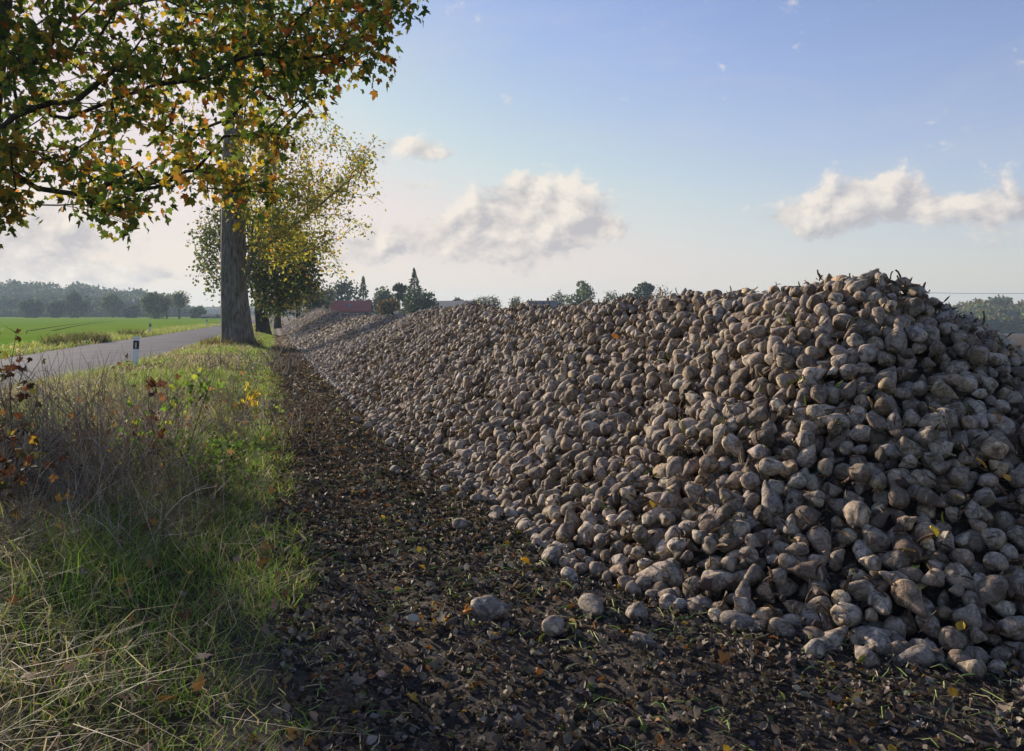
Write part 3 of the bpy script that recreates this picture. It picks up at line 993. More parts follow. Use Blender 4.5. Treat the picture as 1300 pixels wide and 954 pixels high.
# torn green beet stalks and straw on the track
st = MB()
def stalks(n, u0, u1, lo, hi, w, table, clump=True):
    u = rl.uniform(u0, u1, n); v = rl.uniform(0.15, 6.5, n)
    ok = heap_h(u, v) < 0.08
    u, v = u[ok], v[ok]; x, y = uv2xy(u, v)
    if clump:
        k = fbm(x * 1.8, y * 1.8, 140) > 0.47; u, v, x, y = u[k], v[k], x[k], y[k]
    for a, b, c, d in zip(u, v, x, y):
        L = rl.uniform(lo, hi); th = rl.uniform(0, math.pi)
        dx, dy = math.cos(th) * L / 2, math.sin(th) * L / 2
        z = float(track_z(np.array(a), np.array(b))) + rl.uniform(0.012, 0.03)
        col = pick(rl, 1, table)[0]; ww = w * rl.uniform(0.6, 1.4)
        st.tube([(c - dx, d - dy, z), (c + rl.normal() * 0.008, d + rl.normal() * 0.008, z + rl.uniform(0.004, 0.02)), (c + dx, d + dy, z + rl.uniform(-0.008, 0.008))], [ww, ww * 0.9, ww * 0.4], 4, col)
GSTALK = [(3, (0.24, 0.32, 0.09)), (2, (0.15, 0.24, 0.05)), (2, (0.38, 0.36, 0.19)), (1, (0.20, 0.14, 0.08))]
stalks(6500, 0.5, 8, 0.03, 0.13, 0.0027, GSTALK)
stalks(1200, 0.5, 9, 0.02, 0.08, 0.0020, [(1, (0.30, 0.24, 0.15)), (1, (0.14, 0.10, 0.06))], False)
stalks(1300, 8, 22, 0.06, 0.16, 0.005, GSTALK)
tag(st.build('beet_stalks', M_twig), 'torn green and straw-coloured beet stalks littering the dark track', 'stalks', kind='stuff')

# dry scraps caught between the beets
n = 15000
u = rl.uniform(2.4, 22, n); v = rl.uniform(1.3, 6.5, n); h = heap_h(u, v); ok = h > 0.05
k = fbm(u * 1.5, v * 1.5, 150) > 0.44
u, v, h = u[ok & k], v[ok & k], h[ok & k]; x, y = uv2xy(u, v); n = len(u)
mbs = MB()
mbs.add(*instances(CURL[0] * np.array((0.35, 1.6, 1)), CURL[1], np.stack((x, y, h + rl.uniform(-0.03, 0.045, n)), 1), rand_rot(rl, n), rl.uniform(0.02, 0.065, n), pick(rl, n, [(3, (0.14, 0.09, 0.055)), (3, (0.08, 0.055, 0.035)), (1, (0.30, 0.22, 0.12)), (0.6, (0.12, 0.15, 0.04))])))
tag(mbs.build('dry_leaf_scraps', M_litter), 'dry brown leaf scraps caught between the beets of the heap', 'leaf scraps', kind='stuff')

# clods of soil on the track and stuck between the beets
def clod_template(seed):
    r = np.random.default_rng(seed)
    V, F, sh, L = beet_template(r, 7, 6)
    V = V * np.array((1, 1, 0.75 / (L * 0.5))) * (1 + 0.25 * r.normal(size=(len(V), 1)).clip(-1, 1))
    return V, F
cl_ = MB()
for q in range(5):
    T_ = clod_template(900 + q)
    n = 620
    u = rl.uniform(1.0, 15, n); v = rl.uniform(0.1, 6.5, n); ok = heap_h(u, v) < 0.1
    u, v = u[ok], v[ok]; x, y = uv2xy(u, v)
    sz = np.clip(rl.lognormal(-4.25, 0.45, len(u)), 0.007, 0.045)
    cl_.add(*instances(T_[0], T_[1], np.stack((x, y, track_z(u, v) + 0.2 * sz), 1), rand_rot(rl, len(u)), sz, pick(rl, len(u), [(2, (0.055, 0.042, 0.032)), (1, (0.09, 0.07, 0.055))])))
    n = 420
    u = rl.uniform(2.3, 16, n); v = rl.uniform(1.6, 6.5, n); h = heap_h(u, v); ok = (h > 0.08) & (fbm(u * 1.1, v * 1.1, 170) > 0.45)
    u, v, h = u[ok], v[ok], h[ok]; x, y = uv2xy(u, v)
    sz = np.clip(rl.lognormal(-3.75, 0.4, len(u)), 0.012, 0.05)
    cl_.add(*instances(T_[0], T_[1], np.stack((x, y, h - 0.005), 1), rand_rot(rl, len(u)), sz, pick(rl, len(u), [(2, (0.075, 0.055, 0.04)), (1, (0.12, 0.09, 0.065))])))
tag(cl_.build('soil_clods', M_twig, smooth=True), 'dark clods of soil on the track and wedged between the beets', 'soil clods', kind='stuff')

# single coloured leaves that stand out
spots = [(1252, 595, 5.3, 0.085, (0.50, 0.30, 0.05), 'large yellow-brown leaf stuck on the heap near the right edge of the photo'),
         (1190, 682, 4.6, 0.075, (0.60, 0.42, 0.03), 'bright yellow leaf lying on a beet low on the right part of the heap'),
         (1217, 801, 3.95, 0.06, (0.38, 0.25, 0.03), 'dull yellow leaf between beets at the right foot of the heap'),
         (829, 646, 6.2, 0.07, (0.55, 0.36, 0.04), 'yellow leaf on the lower heap left of the middle'),
         (1282, 612, 5.0, 0.06, (0.50, 0.27, 0.05), 'small orange-brown leaf right of the larger leaf near the right edge'),
         (784, 432, 10.0, 0.11, (0.60, 0.22, 0.04), 'orange leaf high on the heap below the far trees'),
         (1270, 535, 5.6, 0.08, (0.35, 0.16, 0.04), 'rust-brown leaf clump at the upper right flank of the heap')]
for (qx, qy, Yd, sz, c, lab) in spots:
    # slide along the view ray until the heap surface is met
    r = ray(qx, qy); best = None
    for Y_ in np.arange(3, 16, 0.01):
        p = np.array((r[0] * Y_, Y_, CAM_H + r[2] * Y_)); u, v = xy2uv(p[0], p[1])
        if p[2] < float(heap_h(u, v)) + 0.075: best = p; break
    if best is None: continue
    sz *= 0.8
    o = mesh_tris('fallen_leaf', CURL[0] * sz * np.array((1.1, 1, 0.8)), CURL[1], M_litter, np.tile(np.array(c), (len(CURL[0]), 1)))
    o.location = tuple(best); o.rotation_euler = (rad(35), rad(rl.uniform(-20, 20)), rad(rl.uniform(0, 360)) if False else rad(rl.uniform(-60, 60)))
    tag(o, lab, 'fallen leaf', 'coloured leaves lying on the heap and track')
for (qx, qy, sz, c, lab) in [(672, 728, 0.055, (0.70, 0.36, 0.02), 'bright orange-yellow leaf on the dark track before the heap'),
                             (585, 797, 0.06, (0.55, 0.22, 0.05), 'orange-brown leaf just left of the round lone beet'),
                             (585, 800, 0.05, (0.45, 0.42, 0.30), 'pale cut beet slice lying flat on the track'),
                             (538, 715, 0.05, (0.60, 0.42, 0.08), 'small yellow leaf in the middle of the dirt track'),
                             (562, 805, 0.05, (0.65, 0.42, 0.05), 'yellow leaf left of the pale beet slice'),
                             (731, 806, 0.035, (0.60, 0.42, 0.14), 'tiny pale yellow leaf under the stout beet')]:
    p = onground(qx, qy); p[2] = 0.055
    if lab.startswith('pale cut'):
        a = np.linspace(0, 2 * math.pi, 15)[:-1]
        V = [(math.cos(t) * 0.035 * (1 + 0.1 * math.sin(3 * t)), math.sin(t) * 0.03, 0) for t in a] + [(math.cos(t) * 0.033, math.sin(t) * 0.028, 0.009) for t in a]
        F = [tuple(range(13, -1, -1)), tuple(range(14, 28))] + [(q, (q + 1) % 14, 14 + (q + 1) % 14, 14 + q) for q in range(14)]
        m_, g_, o_ = new_mat('cut_beet'); principled(g_, o_, g_.mix(g_.noise(g_.pos(), 60), (0.28, 0.27, 0.19), (0.42, 0.40, 0.29)), 0.6)
        o = mesh_poly('beet_slice', V, F, m_); o.location = (p[0] - 0.24, p[1], p[2]); o.rotation_euler = (0.3, 0.1, 0)
        tag(o, lab, 'beet slice'); continue
    o = mesh_tris('fallen_leaf', CURL[0] * sz * np.array((1.2, 1.1, 1)), CURL[1], M_litter, np.tile(np.array(c), (len(CURL[0]), 1)))
    o.location = tuple(p); o.rotation_euler = (rad(22), rad(-12), rad(rl.uniform(-90, 90)))
    tag(o, lab, 'fallen leaf', 'coloured leaves lying on the heap and track')

# ------------------------------------------------------------------ trees
def grow(nodes, parents, attract, rng, bf=0.25, step=0.6, wiggle=0.05, sag=0.0):
    """joins every attractor to the tree by the cheapest path; returns nodes, parents, tips"""
    N_ = [np.array(p, float) for p in nodes]; PA = list(parents)
    PL = [0.0]
    for k in range(1, len(N_)): PL.append(PL[PA[k]] + np.linalg.norm(N_[k] - N_[PA[k]]))
    A = np.asarray(attract, float); m = len(A)
    best = np.full(m, 1e18); bi = np.zeros(m, int)
    def upd(k):
        c = np.linalg.norm(A - N_[k], axis=1) + bf * PL[k]
        w = c < best
        best[w] = c[w]; bi[w] = k
    for k in range(len(N_)): upd(k)
    done = np.zeros(m, bool); tips = []
    for _ in range(m):
        c = np.where(done, 1e18, best); q = int(np.argmin(c)); done[q] = True
        s = bi[q]; a = N_[s]; b = A[q]; d = np.linalg.norm(b - a)
        k_ = max(1, int(d / step)); last = s
        pdir = (N_[s] - N_[PA[s]]) if PA[s] >= 0 else (b - a)
        pdir = pdir / (np.linalg.norm(pdir) + 1e-9)
        for t in range(1, k_ + 1):
            f = t / k_
            p = a + (b - a) * f + pdir * d * 0.28 * f * (1 - f)
            if t < k_: p = p + rng.normal(size=3) * wiggle * d / k_ ** 0.5 + np.array((0, 0, -sag * d * f * (1 - f)))
            N_.append(p); PA.append(last); PL.append(PL[last] + np.linalg.norm(p - N_[last])); last = len(N_) - 1
            upd(last)
        tips.append(last)
    return np.array(N_), np.array(PA), np.array(tips)

def tree_meshes(root, N_, PA, tip_r, p, trunk_n, trunk_r, mat_, nseg=7, sides_trunk=20, twigcol=(0.5, 0.5, 0.5), flare=1.35):
    n = len(N_)
    acc = np.zeros(n); kids = [[] for _ in range(n)]
    for k in range(n):
        if PA[k] >= 0: kids[PA[k]].append(k)
    r = np.zeros(n)
    for k in range(n - 1, -1, -1):
        s = sum(r[c] ** p for c in kids[k])
        r[k] = s ** (1 / p) if s > 0 else tip_r
    for k in range(trunk_n): r[k] = trunk_r[k]
    for k in range(trunk_n, n):
        if PA[k] < trunk_n: r[k] = min(r[k], r[PA[k]] * 0.72)
        else: r[k] = min(r[k], r[PA[k]])
    # trunk
    mb = MB()
    pts = np.array(N_[:trunk_n]); rr = np.array(trunk_r)
    # finer rings
    tf = np.linspace(0, trunk_n - 1, trunk_n * 6)
    pp = np.stack([np.interp(tf, np.arange(trunk_n), pts[:, c]) for c in range(3)], 1)
    rf = np.interp(tf, np.arange(trunk_n), rr)
    mb.tube(pp, rf, sides_trunk, (0.2, 0.2, 0.2))
    V = mb.V[0]
    ang = np.arctan2(V[:, 1] - np.repeat(pp[:, 1], sides_trunk)[:len(V)], V[:, 0] - np.repeat(pp[:, 0], sides_trunk)[:len(V)])
    hz = V[:, 2] - pp[0, 2]
    lob = 1 + (0.05 + 0.25 * np.exp(-hz / 0.5)) * np.sin(5 * ang + hz * 0.4) * 0.6 + 0.04 * np.sin(3 * ang + hz)
    cx = np.repeat(pp, sides_trunk, 0)
    mb.V[0] = cx + (V - cx) * np.stack((lob, lob, np.ones(len(V))), 1)
    child(mb.build('trunk', mat_, None, True), root)
    # limbs and twigs
    mb = MB(); used = np.zeros(n, bool)
    main = [max(c, key=lambda q: r[q]) if c else -1 for c in kids]
    for k in range(trunk_n, n):
        pa = PA[k]
        if pa >= trunk_n and main[pa] == k: continue
        ch = [pa, k]; q = k
        while main[q] >= 0: q = main[q]; ch.append(q)
        P_ = N_[ch]; R_ = r[ch].copy(); R_[0] = R_[1] * 1.08
        mb.tube(P_, R_, 8 if R_[1] > 0.05 else (5 if R_[1] > 0.012 else 3), (0.2, 0.2, 0.2), cap=False)
    child(mb.build('limbs', mat_, None, True), root)
    return r

def leaves_at(N_, PA, idx, per, spread, size, tmpl, table, rng, droop=0.6, along=True, colfun=None):
    k = np.repeat(idx, per); n = len(k)
    t = rng.random(n)[:, None]
    base = N_[k] * (1 - t) + N_[PA[k]] * t if along else N_[k]
    off = rng.normal(size=(n, 3)) * spread
    P_ = base + off
    Yd = rng.normal(size=(n, 3)) * 0.7 + np.array((0, 0, -droop)) + off / (np.linalg.norm(off, axis=1)[:, None] + 1e-9) * 0.5
    Yd /= np.linalg.norm(Yd, axis=1)[:, None]
    X = np.cross(Yd, rng.normal(size=(n, 3))); X /= np.linalg.norm(X, axis=1)[:, None]
    R = np.stack((X, Yd, np.cross(X, Yd)), 2)
    C = pick(rng, n, table)
    if colfun is not None: C = colfun(P_, C)
    sc_n = rng.uniform(0.6, 1.25, n)[:, None] * size * np.stack((rng.uniform(0.6, 1.1, n), np.ones(n), rng.uniform(0.5, 2.8, n)), 1)
    return instances(tmpl[0], tmpl[1], P_, R, sc_n, C)

def inpoly(px, py, poly):
    c = np.zeros(len(px), bool); j = len(poly) - 1
    for i in range(len(poly)):
        xi, yi = poly[i]; xj, yj = poly[j]
        w = ((yi > py) != (yj > py)) & (px < (xj - xi) * (py - yi) / ((yj - yi) + 1e-9) + xi)
        c ^= w; j = i
    return c
def poly_points(rng, poly, n, Y0, Y1, mind=0.0):
    p = np.array(poly); out_ = []
    lo_, hi_ = p.min(0), p.max(0)
    while len(out_) < n:
        x = rng.uniform(lo_[0], hi_[0], 4 * n); y = rng.uniform(lo_[1], hi_[1], 4 * n)
        k = inpoly(x, y, poly)
        for a, b in zip(x[k], y[k]):
            out_.append(at(a, b, rng.uniform(Y0, Y1)))
            if len(out_) >= n: break
    return np.array(out_)

# the maple whose branches hang over the foreground
rt = np.random.default_rng(404)
mp_root = empty('maple_tree', (-6.75, 9.2, 0.05), 'near maple whose green and orange autumn branches hang over the upper left', 'tree', 'trees of the roadside row')
trunk = [(-6.75, 9.2, -0.05), (-6.70, 9.2, 0.5), (-6.45, 9.2, 1.6), (-6.22, 9.15, 2.8), (-6.02, 9.1, 4.0), (-5.86, 9.1, 5.2), (-5.95, 9.2, 7.0), (-6.0, 9.3, 9.5), (-6.0, 9.3, 12.0)]
trad = [0.42, 0.31, 0.26, 0.24, 0.22, 0.20, 0.16, 0.10, 0.05]
nodes = list(trunk); par = [-1] + list(range(len(trunk) - 1))
def limb(start, pts):
    last = start
    for p in pts:
        nodes.append(p); par.append(last); last = len(nodes) - 1
limb(4, [at(18, 92, 9.0), at(40, 84, 8.9), at(58, 62, 8.8), at(85, 78, 8.6), at(118, 100, 8.4), at(150, 124, 8.2), at(182, 150, 8.1), at(215, 185, 8.0), at(245, 216, 7.9), at(275, 232, 7.8)])
limb(5, [at(40, 20, 9.0), at(58, 62, 9.05)])
limb(5, [at(60, -30, 8.8), at(120, -30, 8.5), at(175, 5, 8.3), at(195, 40, 8.2), at(215, 68, 8.1), at(250, 78, 8.0), at(290, 105, 7.9), at(320, 128, 7.9)])
limb(6, [at(180, -120, 8.6), at(300, -60, 8.3), at(330, 10, 8.2), at(380, 50, 8.1), at(440, 60, 8.0)])
limb(5, [at(10, 30, 10), at(70, 110, 10.6), at(110, 170, 10.8), at(160, 230, 10.9)])
maple_poly = [(-70, -60), (-70, 285), (0, 288), (14, 250), (40, 232), (75, 262), (110, 280), (165, 293), (195, 282), (240, 262), (300, 268), (345, 256), (368, 232), (366, 190), (372, 160), (400, 128), (430, 102), (455, 82), (486, 88), (478, 60), (500, 42), (520, 18), (530, -10), (535, -60)]
A1 = poly_points(rt, maple_poly, 900, 7.0, 10.2)
ax_ = 650 + FPX * A1[:, 0] / A1[:, 1]; ay_ = 399 - FPX * (A1[:, 2] - CAM_H) / A1[:, 1]
A1 = A1[(vnoise(ax_ / 38.0, ay_ / 30.0, 77) > 0.30) & ~((ax_ < 75) & (ay_ > 60) & (vnoise(ax_ / 20.0, ay_ / 20.0, 5) < 0.38))]
A1b = poly_points(rt, [(150, 20), (430, 20), (370, 130), (360, 240), (200, 270), (140, 150)], 160, 7.0, 9.0)
c = np.array((-6.0, 9.2, 8.2))
Q = rt.normal(size=(900, 3)); Q /= np.linalg.norm(Q, axis=1)[:, None]; Q = c + Q * np.array((4.6, 4.2, 4.6)) * rt.uniform(0.35, 1, (900, 1)) ** 0.5
qx = 650 + FPX * Q[:, 0] / Q[:, 1]; qy = 399 - FPX * (Q[:, 2] - CAM_H) / Q[:, 1]
Q = Q[(((qx < -70) | (qy < -60)) & (Q[:, 2] > 5.5))][:220]
A2 = poly_points(rt, [(-70, -60), (-70, 60), (60, 90), (200, 110), (330, 130), (430, 90), (480, 80), (500, 30), (520, -60)], 190, 7.0, 10.0)
A3 = poly_points(rt, [(-70, 170), (45, 178), (62, 205), (48, 240), (20, 262), (5, 288), (-70, 290)], 85, 7.6, 9.6)
AT = np.concatenate((A1, A2, A3, Q))
N_, PA, tips = grow(nodes, par, AT, rt, bf=0.30, step=0.28, wiggle=0.10, sag=0.10)
tree_meshes(mp_root, N_, PA, 0.0042, 2.10, len(trunk), trad, M_bark_dark)
MAPLE_COL = [(5, (0.060, 0.100, 0.022)), (4, (0.090, 0.130, 0.027)), (2.0, (0.17, 0.175, 0.032)), (1.4, (0.30, 0.22, 0.033)), (0.7, (0.30, 0.15, 0.03)), (0.3, (0.22, 0.08, 0.02)), (0.3, (0.12, 0.05, 0.02))]
ORANGE = [(3, (0.36, 0.24, 0.03)), (1.5, (0.33, 0.15, 0.03)), (2, (0.20, 0.17, 0.03)), (0.6, (0.24, 0.09, 0.02)), (2, (0.09, 0.12, 0.025))]
def maple_col(P_, C):
    x = 650 + FPX * P_[:, 0] / P_[:, 1]; y = 399 - FPX * (P_[:, 2] - CAM_H) / P_[:, 1]
    w = 0.62 * np.exp(-(((x - 285) / 90) ** 2 + ((y - 205) / 62) ** 2)) + 0.30 * (fbm(P_[:, 0] * 1.3, P_[:, 2] * 1.3, 44) > 0.60) + 0.5 * np.exp(-(((x - 5) / 45) ** 2 + ((y - 262) / 45) ** 2))
    k = rt.random(len(P_)) < w
    C2 = pick(rt, len(P_), ORANGE)
    return np.where(k[:, None], C2, C)
mb = MB()
mb.add(*leaves_at(N_, PA, tips, 10, 0.11, 0.090, MAPLE, MAPLE_COL, rt, colfun=maple_col))
child(mb.build('crown', M_leaf), mp_root)

# the big poplar-like tree behind it
def row_tree(name, base, label, trunk, trad, limbs, attract, leaf, per, spread, size, table, seed, tip=0.008, bark=None, bf=0.3, step=0.7, colfun=None, flare=1.3):
    r = np.random.default_rng(seed)
    root = empty(name, base, label, 'tree', 'trees of the roadside row')
    nd = [np.array(t) for t in trunk]; pa = [-1] + list(range(len(trunk) - 1))
    for s, pts in limbs:
        last = s
        for p in pts: nd.append(p); pa.append(last); last = len(nd) - 1
    N_, PA, tips = grow(nd, pa, attract, r, bf=bf, step=step, wiggle=0.08, sag=0.02)
    tree_meshes(root, N_, PA, tip, 2.3, len(trunk), trad, bark or M_bark)
    mb = MB(); mb.add(*leaves_at(N_, PA, tips, per, spread, size, leaf, table, r, colfun=colfun))
    child(mb.build('crown', M_leaf), root)
    return root
def clumps(P_, k, sd, rng):
    C_ = P_[:max(1, len(P_) // k)]
    return (np.repeat(C_, k, 0) + rng.normal(size=(len(C_) * k, 3)) * sd)
r1 = np.random.default_rng(11)
YB = 37.0
b = at(301, 442, YB); b[2] = 0.0
trunk = [np.array((b[0], YB, -0.05)), np.array((b[0] - .02, YB, 0.45)), np.array((b[0] - .05, YB, 1.3)), at(298, 380, YB), at(297, 320, YB), at(296, 265, YB), at(296, 200, YB), at(298, 130, YB), at(305, 50, YB), at(310, -40, YB), at(312, -120, YB)]
trad = [0.88, 0.72, 0.66, 0.60, 0.56, 0.53, 0.46, 0.36, 0.26, 0.16, 0.06]
limbs = [(4, [at(310, 262, YB), at(330, 235, YB), at(348, 210, YB - .5), at(362, 180, YB - 1)]),
         (3, [at(325, 320, YB - 1), at(355, 300, YB - 1.5), at(390, 275, YB - 2), at(425, 245, YB - 2), at(455, 220, YB - 2)]),
         (5, [at(280, 200, YB), at(262, 190, YB), at(240, 182, YB), at(205, 160, YB - 1)]),
         (6, [at(330, 150, YB), at(365, 110, YB), at(400, 80, YB)]),
         (3, [at(330, 335, YB - 2), at(370, 325, YB - 3), at(410, 312, YB - 3)])]
pA = poly_points(r1, [(322, 150), (395, 150), (420, 160), (450, 188), (468, 205), (474, 240), (478, 285), (455, 305), (440, 330), (425, 340), (405, 330), (380, 350), (345, 345), (330, 300), (318, 230)], 330, YB - 3.5, YB + 2.5)
pB = poly_points(r1, [(335, 205), (400, 215), (425, 260), (415, 315), (380, 345), (345, 340), (325, 310), (322, 240)], 190, YB - 4, YB + 2)
pC = poly_points(r1, [(150, -150), (420, -150), (410, 60), (380, 150), (300, 210), (210, 190), (170, 60)], 320, YB - 4, YB + 4)
pD = poly_points(r1, [(285, 185), (345, 185), (345, 265), (318, 290), (285, 262)], 90, YB - 3, YB + 2)
POP = [(3, (0.21, 0.22, 0.04)), (2.5, (0.14, 0.17, 0.035)), (2.5, (0.34, 0.30, 0.05)), (1.6, (0.46, 0.33, 0.05)), (0.5, (0.40, 0.18, 0.04))]
row_tree('poplar_tree', (b[0], YB, 0), 'tall tree with a thick straight grey trunk and yellow-green autumn leaves beside the road', trunk, trad, limbs,
         np.concatenate((clumps(pA, 4, 0.42, r1), clumps(pB, 5, 0.45, r1), clumps(pC, 4, 0.5, r1), pD)), OVAL, 16, 0.24, 0.155, POP, 12, tip=0.009)
# second tree: dark, densely leafed
YC = 60.0
b2 = at(333, 425, YC); b2[2] = 0
trunk = [np.array((b2[0], YC, -0.05)), np.array((b2[0], YC, 0.8)), at(331, 395, YC), at(332, 360, YC), at(336, 320, YC), at(342, 270, YC), at(346, 220, YC), at(350, 170, YC)]
trad = [0.62, 0.50, 0.46, 0.42, 0.36, 0.28, 0.2, 0.08]
limbs = [(2, [at(322, 378, YC), at(315, 350, YC), at(311, 320, YC), at(300, 290, YC)]), (3, [at(350, 340, YC), at(370, 320, YC), at(390, 300, YC)])]
pA = poly_points(r1, [(316, 285), (345, 250), (385, 290), (403, 330), (400, 358), (380, 372), (372, 392), (352, 398), (325, 385), (313, 350)], 420, YC - 4, YC + 4)
pB = poly_points(r1, [(247, 300), (262, 270), (300, 255), (320, 290), (300, 345), (270, 372), (252, 350)], 120, YC - 3, YC + 3)
DARK = [(4, (0.035, 0.055, 0.018)), (3, (0.055, 0.075, 0.022)), (1, (0.11, 0.12, 0.03)), (0.5, (0.18, 0.12, 0.03))]
row_tree('dark_tree', (b2[0], YC, 0), 'dark densely leafed tree directly behind the thick grey trunk', trunk, trad, limbs,
         np.concatenate((pA, pB)), QUAD, 22, 0.42, 0.26, DARK, 13, tip=0.014, bark=M_bark_dark)
# third and fourth along the row
for k, (bx_, Yt, poly, lab, tb, nn) in enumerate([
    (352, 88, [(345, 345), (360, 300), (390, 305), (408, 340), (405, 372), (385, 390), (362, 396), (348, 380)], 'third tree of the row, brownish green, glimpsed behind the dark tree', [(2, (0.07, 0.08, 0.025)), (2, (0.13, 0.11, 0.035)), (1, (0.22, 0.14, 0.04))], 170),
    (378, 125, [(362, 375), (375, 352), (398, 358), (412, 372), (408, 392), (375, 396)], 'low dark bushy tree at the far end of the heap', [(3, (0.035, 0.05, 0.02)), (1, (0.08, 0.08, 0.03))], 120)]):
    b3 = at(bx_, 399, Yt)
    tk = [np.array((b3[0], Yt, -0.05)), np.array((b3[0], Yt, 1.0)), np.array((b3[0] + 0.1, Yt, 2.4)), np.array((b3[0] + 0.3, Yt, 4.2)), np.array((b3[0] + 0.5, Yt, 5.5 + 2 * (k == 0)))]
    row_tree('bushy_tree' if k else 'roadside_tree', (b3[0], Yt, 0), lab, tk, [0.42, 0.36, 0.32, 0.22, 0.08], [], poly_points(r1, poly, nn, Yt - 4, Yt + 4), QUAD, 20, 0.5, 0.38, tb, 20 + k, tip=0.02, bark=M_bark_dark)

# shrubby tuft of dead weeds round the big trunk and along the verge
rw = np.random.default_rng(8)
def weed_clump(name, cx, cy, rx, n, h0, h1, w, table, label, cat, group=None, lean=0.25, z0=0.0):
    a = rw.uniform(0, 2 * math.pi, n); rr = rx * np.sqrt(rw.random(n))
    x = cx + rr * np.cos(a); y = cy + rr * np.sin(a)
    L = np.stack((np.cos(a), np.sin(a)), 1) * 0.25 + rw.normal(size=(n, 2)) * lean
    V, F, C = blades('w', np.stack((x, y, np.full(n, z0)), 1), rw.uniform(h0, h1, n), w * rw.uniform(0.6, 1.4, n), L, pick(rw, n, table), rw)
    o = mesh_tris(name, V, F, M_grass, C, origin=(cx, cy, z0))
    tag(o, label, cat, group)
    return o
WEED = [(3, (0.10, 0.07, 0.045)), (2, (0.17, 0.12, 0.07)), (2, (0.08, 0.09, 0.03)), (1, (0.26, 0.20, 0.12))]
weed_clump('weed_clump', b[0], YB - 0.6, 1.35, 900, 0.25, 0.75, 0.03, WEED, 'brown weeds standing round the foot of the thick grey trunk', 'weeds')

# --- bramble thicket, left foreground
def thicket(name, cx, cy, rx, ry, n, h0, h1, label, cat, seed, table, lw=0.004, leafn=0, ltab=None, lsize=0.05):
    r = np.random.default_rng(seed)
    mb = MB(); tips_ = []
    for q in range(n):
        a = r.uniform(0, 6.28); s_ = math.sqrt(r.random())
        x, y = cx + rx * s_ * math.cos(a), cy + ry * s_ * math.sin(a)
        H = r.uniform(h0, h1); d = r.normal(size=2) * 0.33; arch = r.uniform(0, 0.8) ** 2
        pts = []
        m = 7; jx = r.normal(size=2) * 0.02
        for t in np.linspace(0, 1, m):
            pts.append((x + d[0] * H * t ** 1.3 + jx[0] * math.sin(6 * t), y + d[1] * H * t ** 1.3 + jx[1] * math.cos(5 * t), 0.02 + H * (t - arch * t ** 2.4)))
        col = pick(r, 1, table)[0]; w = lw * r.uniform(0.5, 1.3)
        mb.tube(pts, np.linspace(w, w * 0.35, m), 4, col)
        tips_ += pts[3:]
        for _ in range(r.integers(1, 4)):
            k = r.integers(2, m - 1); p0 = np.array(pts[k]); dd = r.normal(size=3) * 0.6 + np.array((0, 0, 0.5)); dd /= np.linalg.norm(dd)
            L = r.uniform(0.1, 0.35); pe = p0 + dd * L
            mb.tube([p0, (p0 + pe) / 2 + r.normal(size=3) * 0.015, pe], [w * 0.6, w * 0.45, w * 0.2], 3, col)
            tips_.append(tuple(pe))
    root = empty(name, (cx, cy, 0), label, cat)
    child(mb.build('stems', M_twig), root)
    if leafn:
        T = np.array(tips_); k = r.integers(0, len(T), leafn)
        Pl = T[k] + r.normal(size=(leafn, 3)) * 0.03
        V, F, C = instances(MAPLE[0], MAPLE[1], Pl, rand_rot(r, leafn), r.uniform(0.6, 1.3, leafn) * lsize, pick(r, leafn, ltab))
        child(mesh_tris('leaves', V, F, M_leaf, C), root)
    if cx < -4.5 and cy > 12: root['kind'] = 'stuff'
    return root
TW = [(3, (0.20, 0.155, 0.115)), (3, (0.30, 0.25, 0.19)), (2, (0.42, 0.37, 0.29)), (2, (0.10, 0.075, 0.058)), (1, (0.24, 0.14, 0.08))]
thicket('bramble_thicket', -4.35, 6.9, 1.5, 1.6, 1250, 0.5, 1.3, 'tangle of bare brown stems at the left edge of the verge', 'thicket', 61, TW, 0.0045, 260, [(2, (0.12, 0.06, 0.03)), (1, (0.16, 0.13, 0.04)), (1, (0.08, 0.05, 0.03))], 0.05)
thicket('dry_weed_tangle', -3.2, 5.3, 1.25, 1.2, 620, 0.3, 0.85, 'low tangle of dry brown weed stalks in front of the tall bare stems', 'weeds', 62, TW, 0.0032, 90, [(1, (0.12, 0.08, 0.05)), (1, (0.2, 0.12, 0.05))], 0.045)
thicket('dry_weed_tangle', -3.5, 9.6, 1.3, 1.6, 130, 0.4, 0.95, 'thin upright brown weed stalks on the verge behind the bare stems', 'weeds', 63, TW, 0.005, 50, [(1, (0.14, 0.17, 0.04)), (1, (0.2, 0.12, 0.05))], 0.06)
thicket('dry_weed_tangle', -5.0, 13.5, 1.6, 2.6, 90, 0.4, 0.95, 'scattered tall dead stalks on the mid verge before the white marker post', 'weeds', 64, TW, 0.007)
thicket('dry_weed_tangle', -6.7, 21.0, 1.1, 3.2, 80, 0.4, 1.0, 'dead stalks by the track edge short of the thick grey trunk', 'weeds', 65, TW, 0.011)

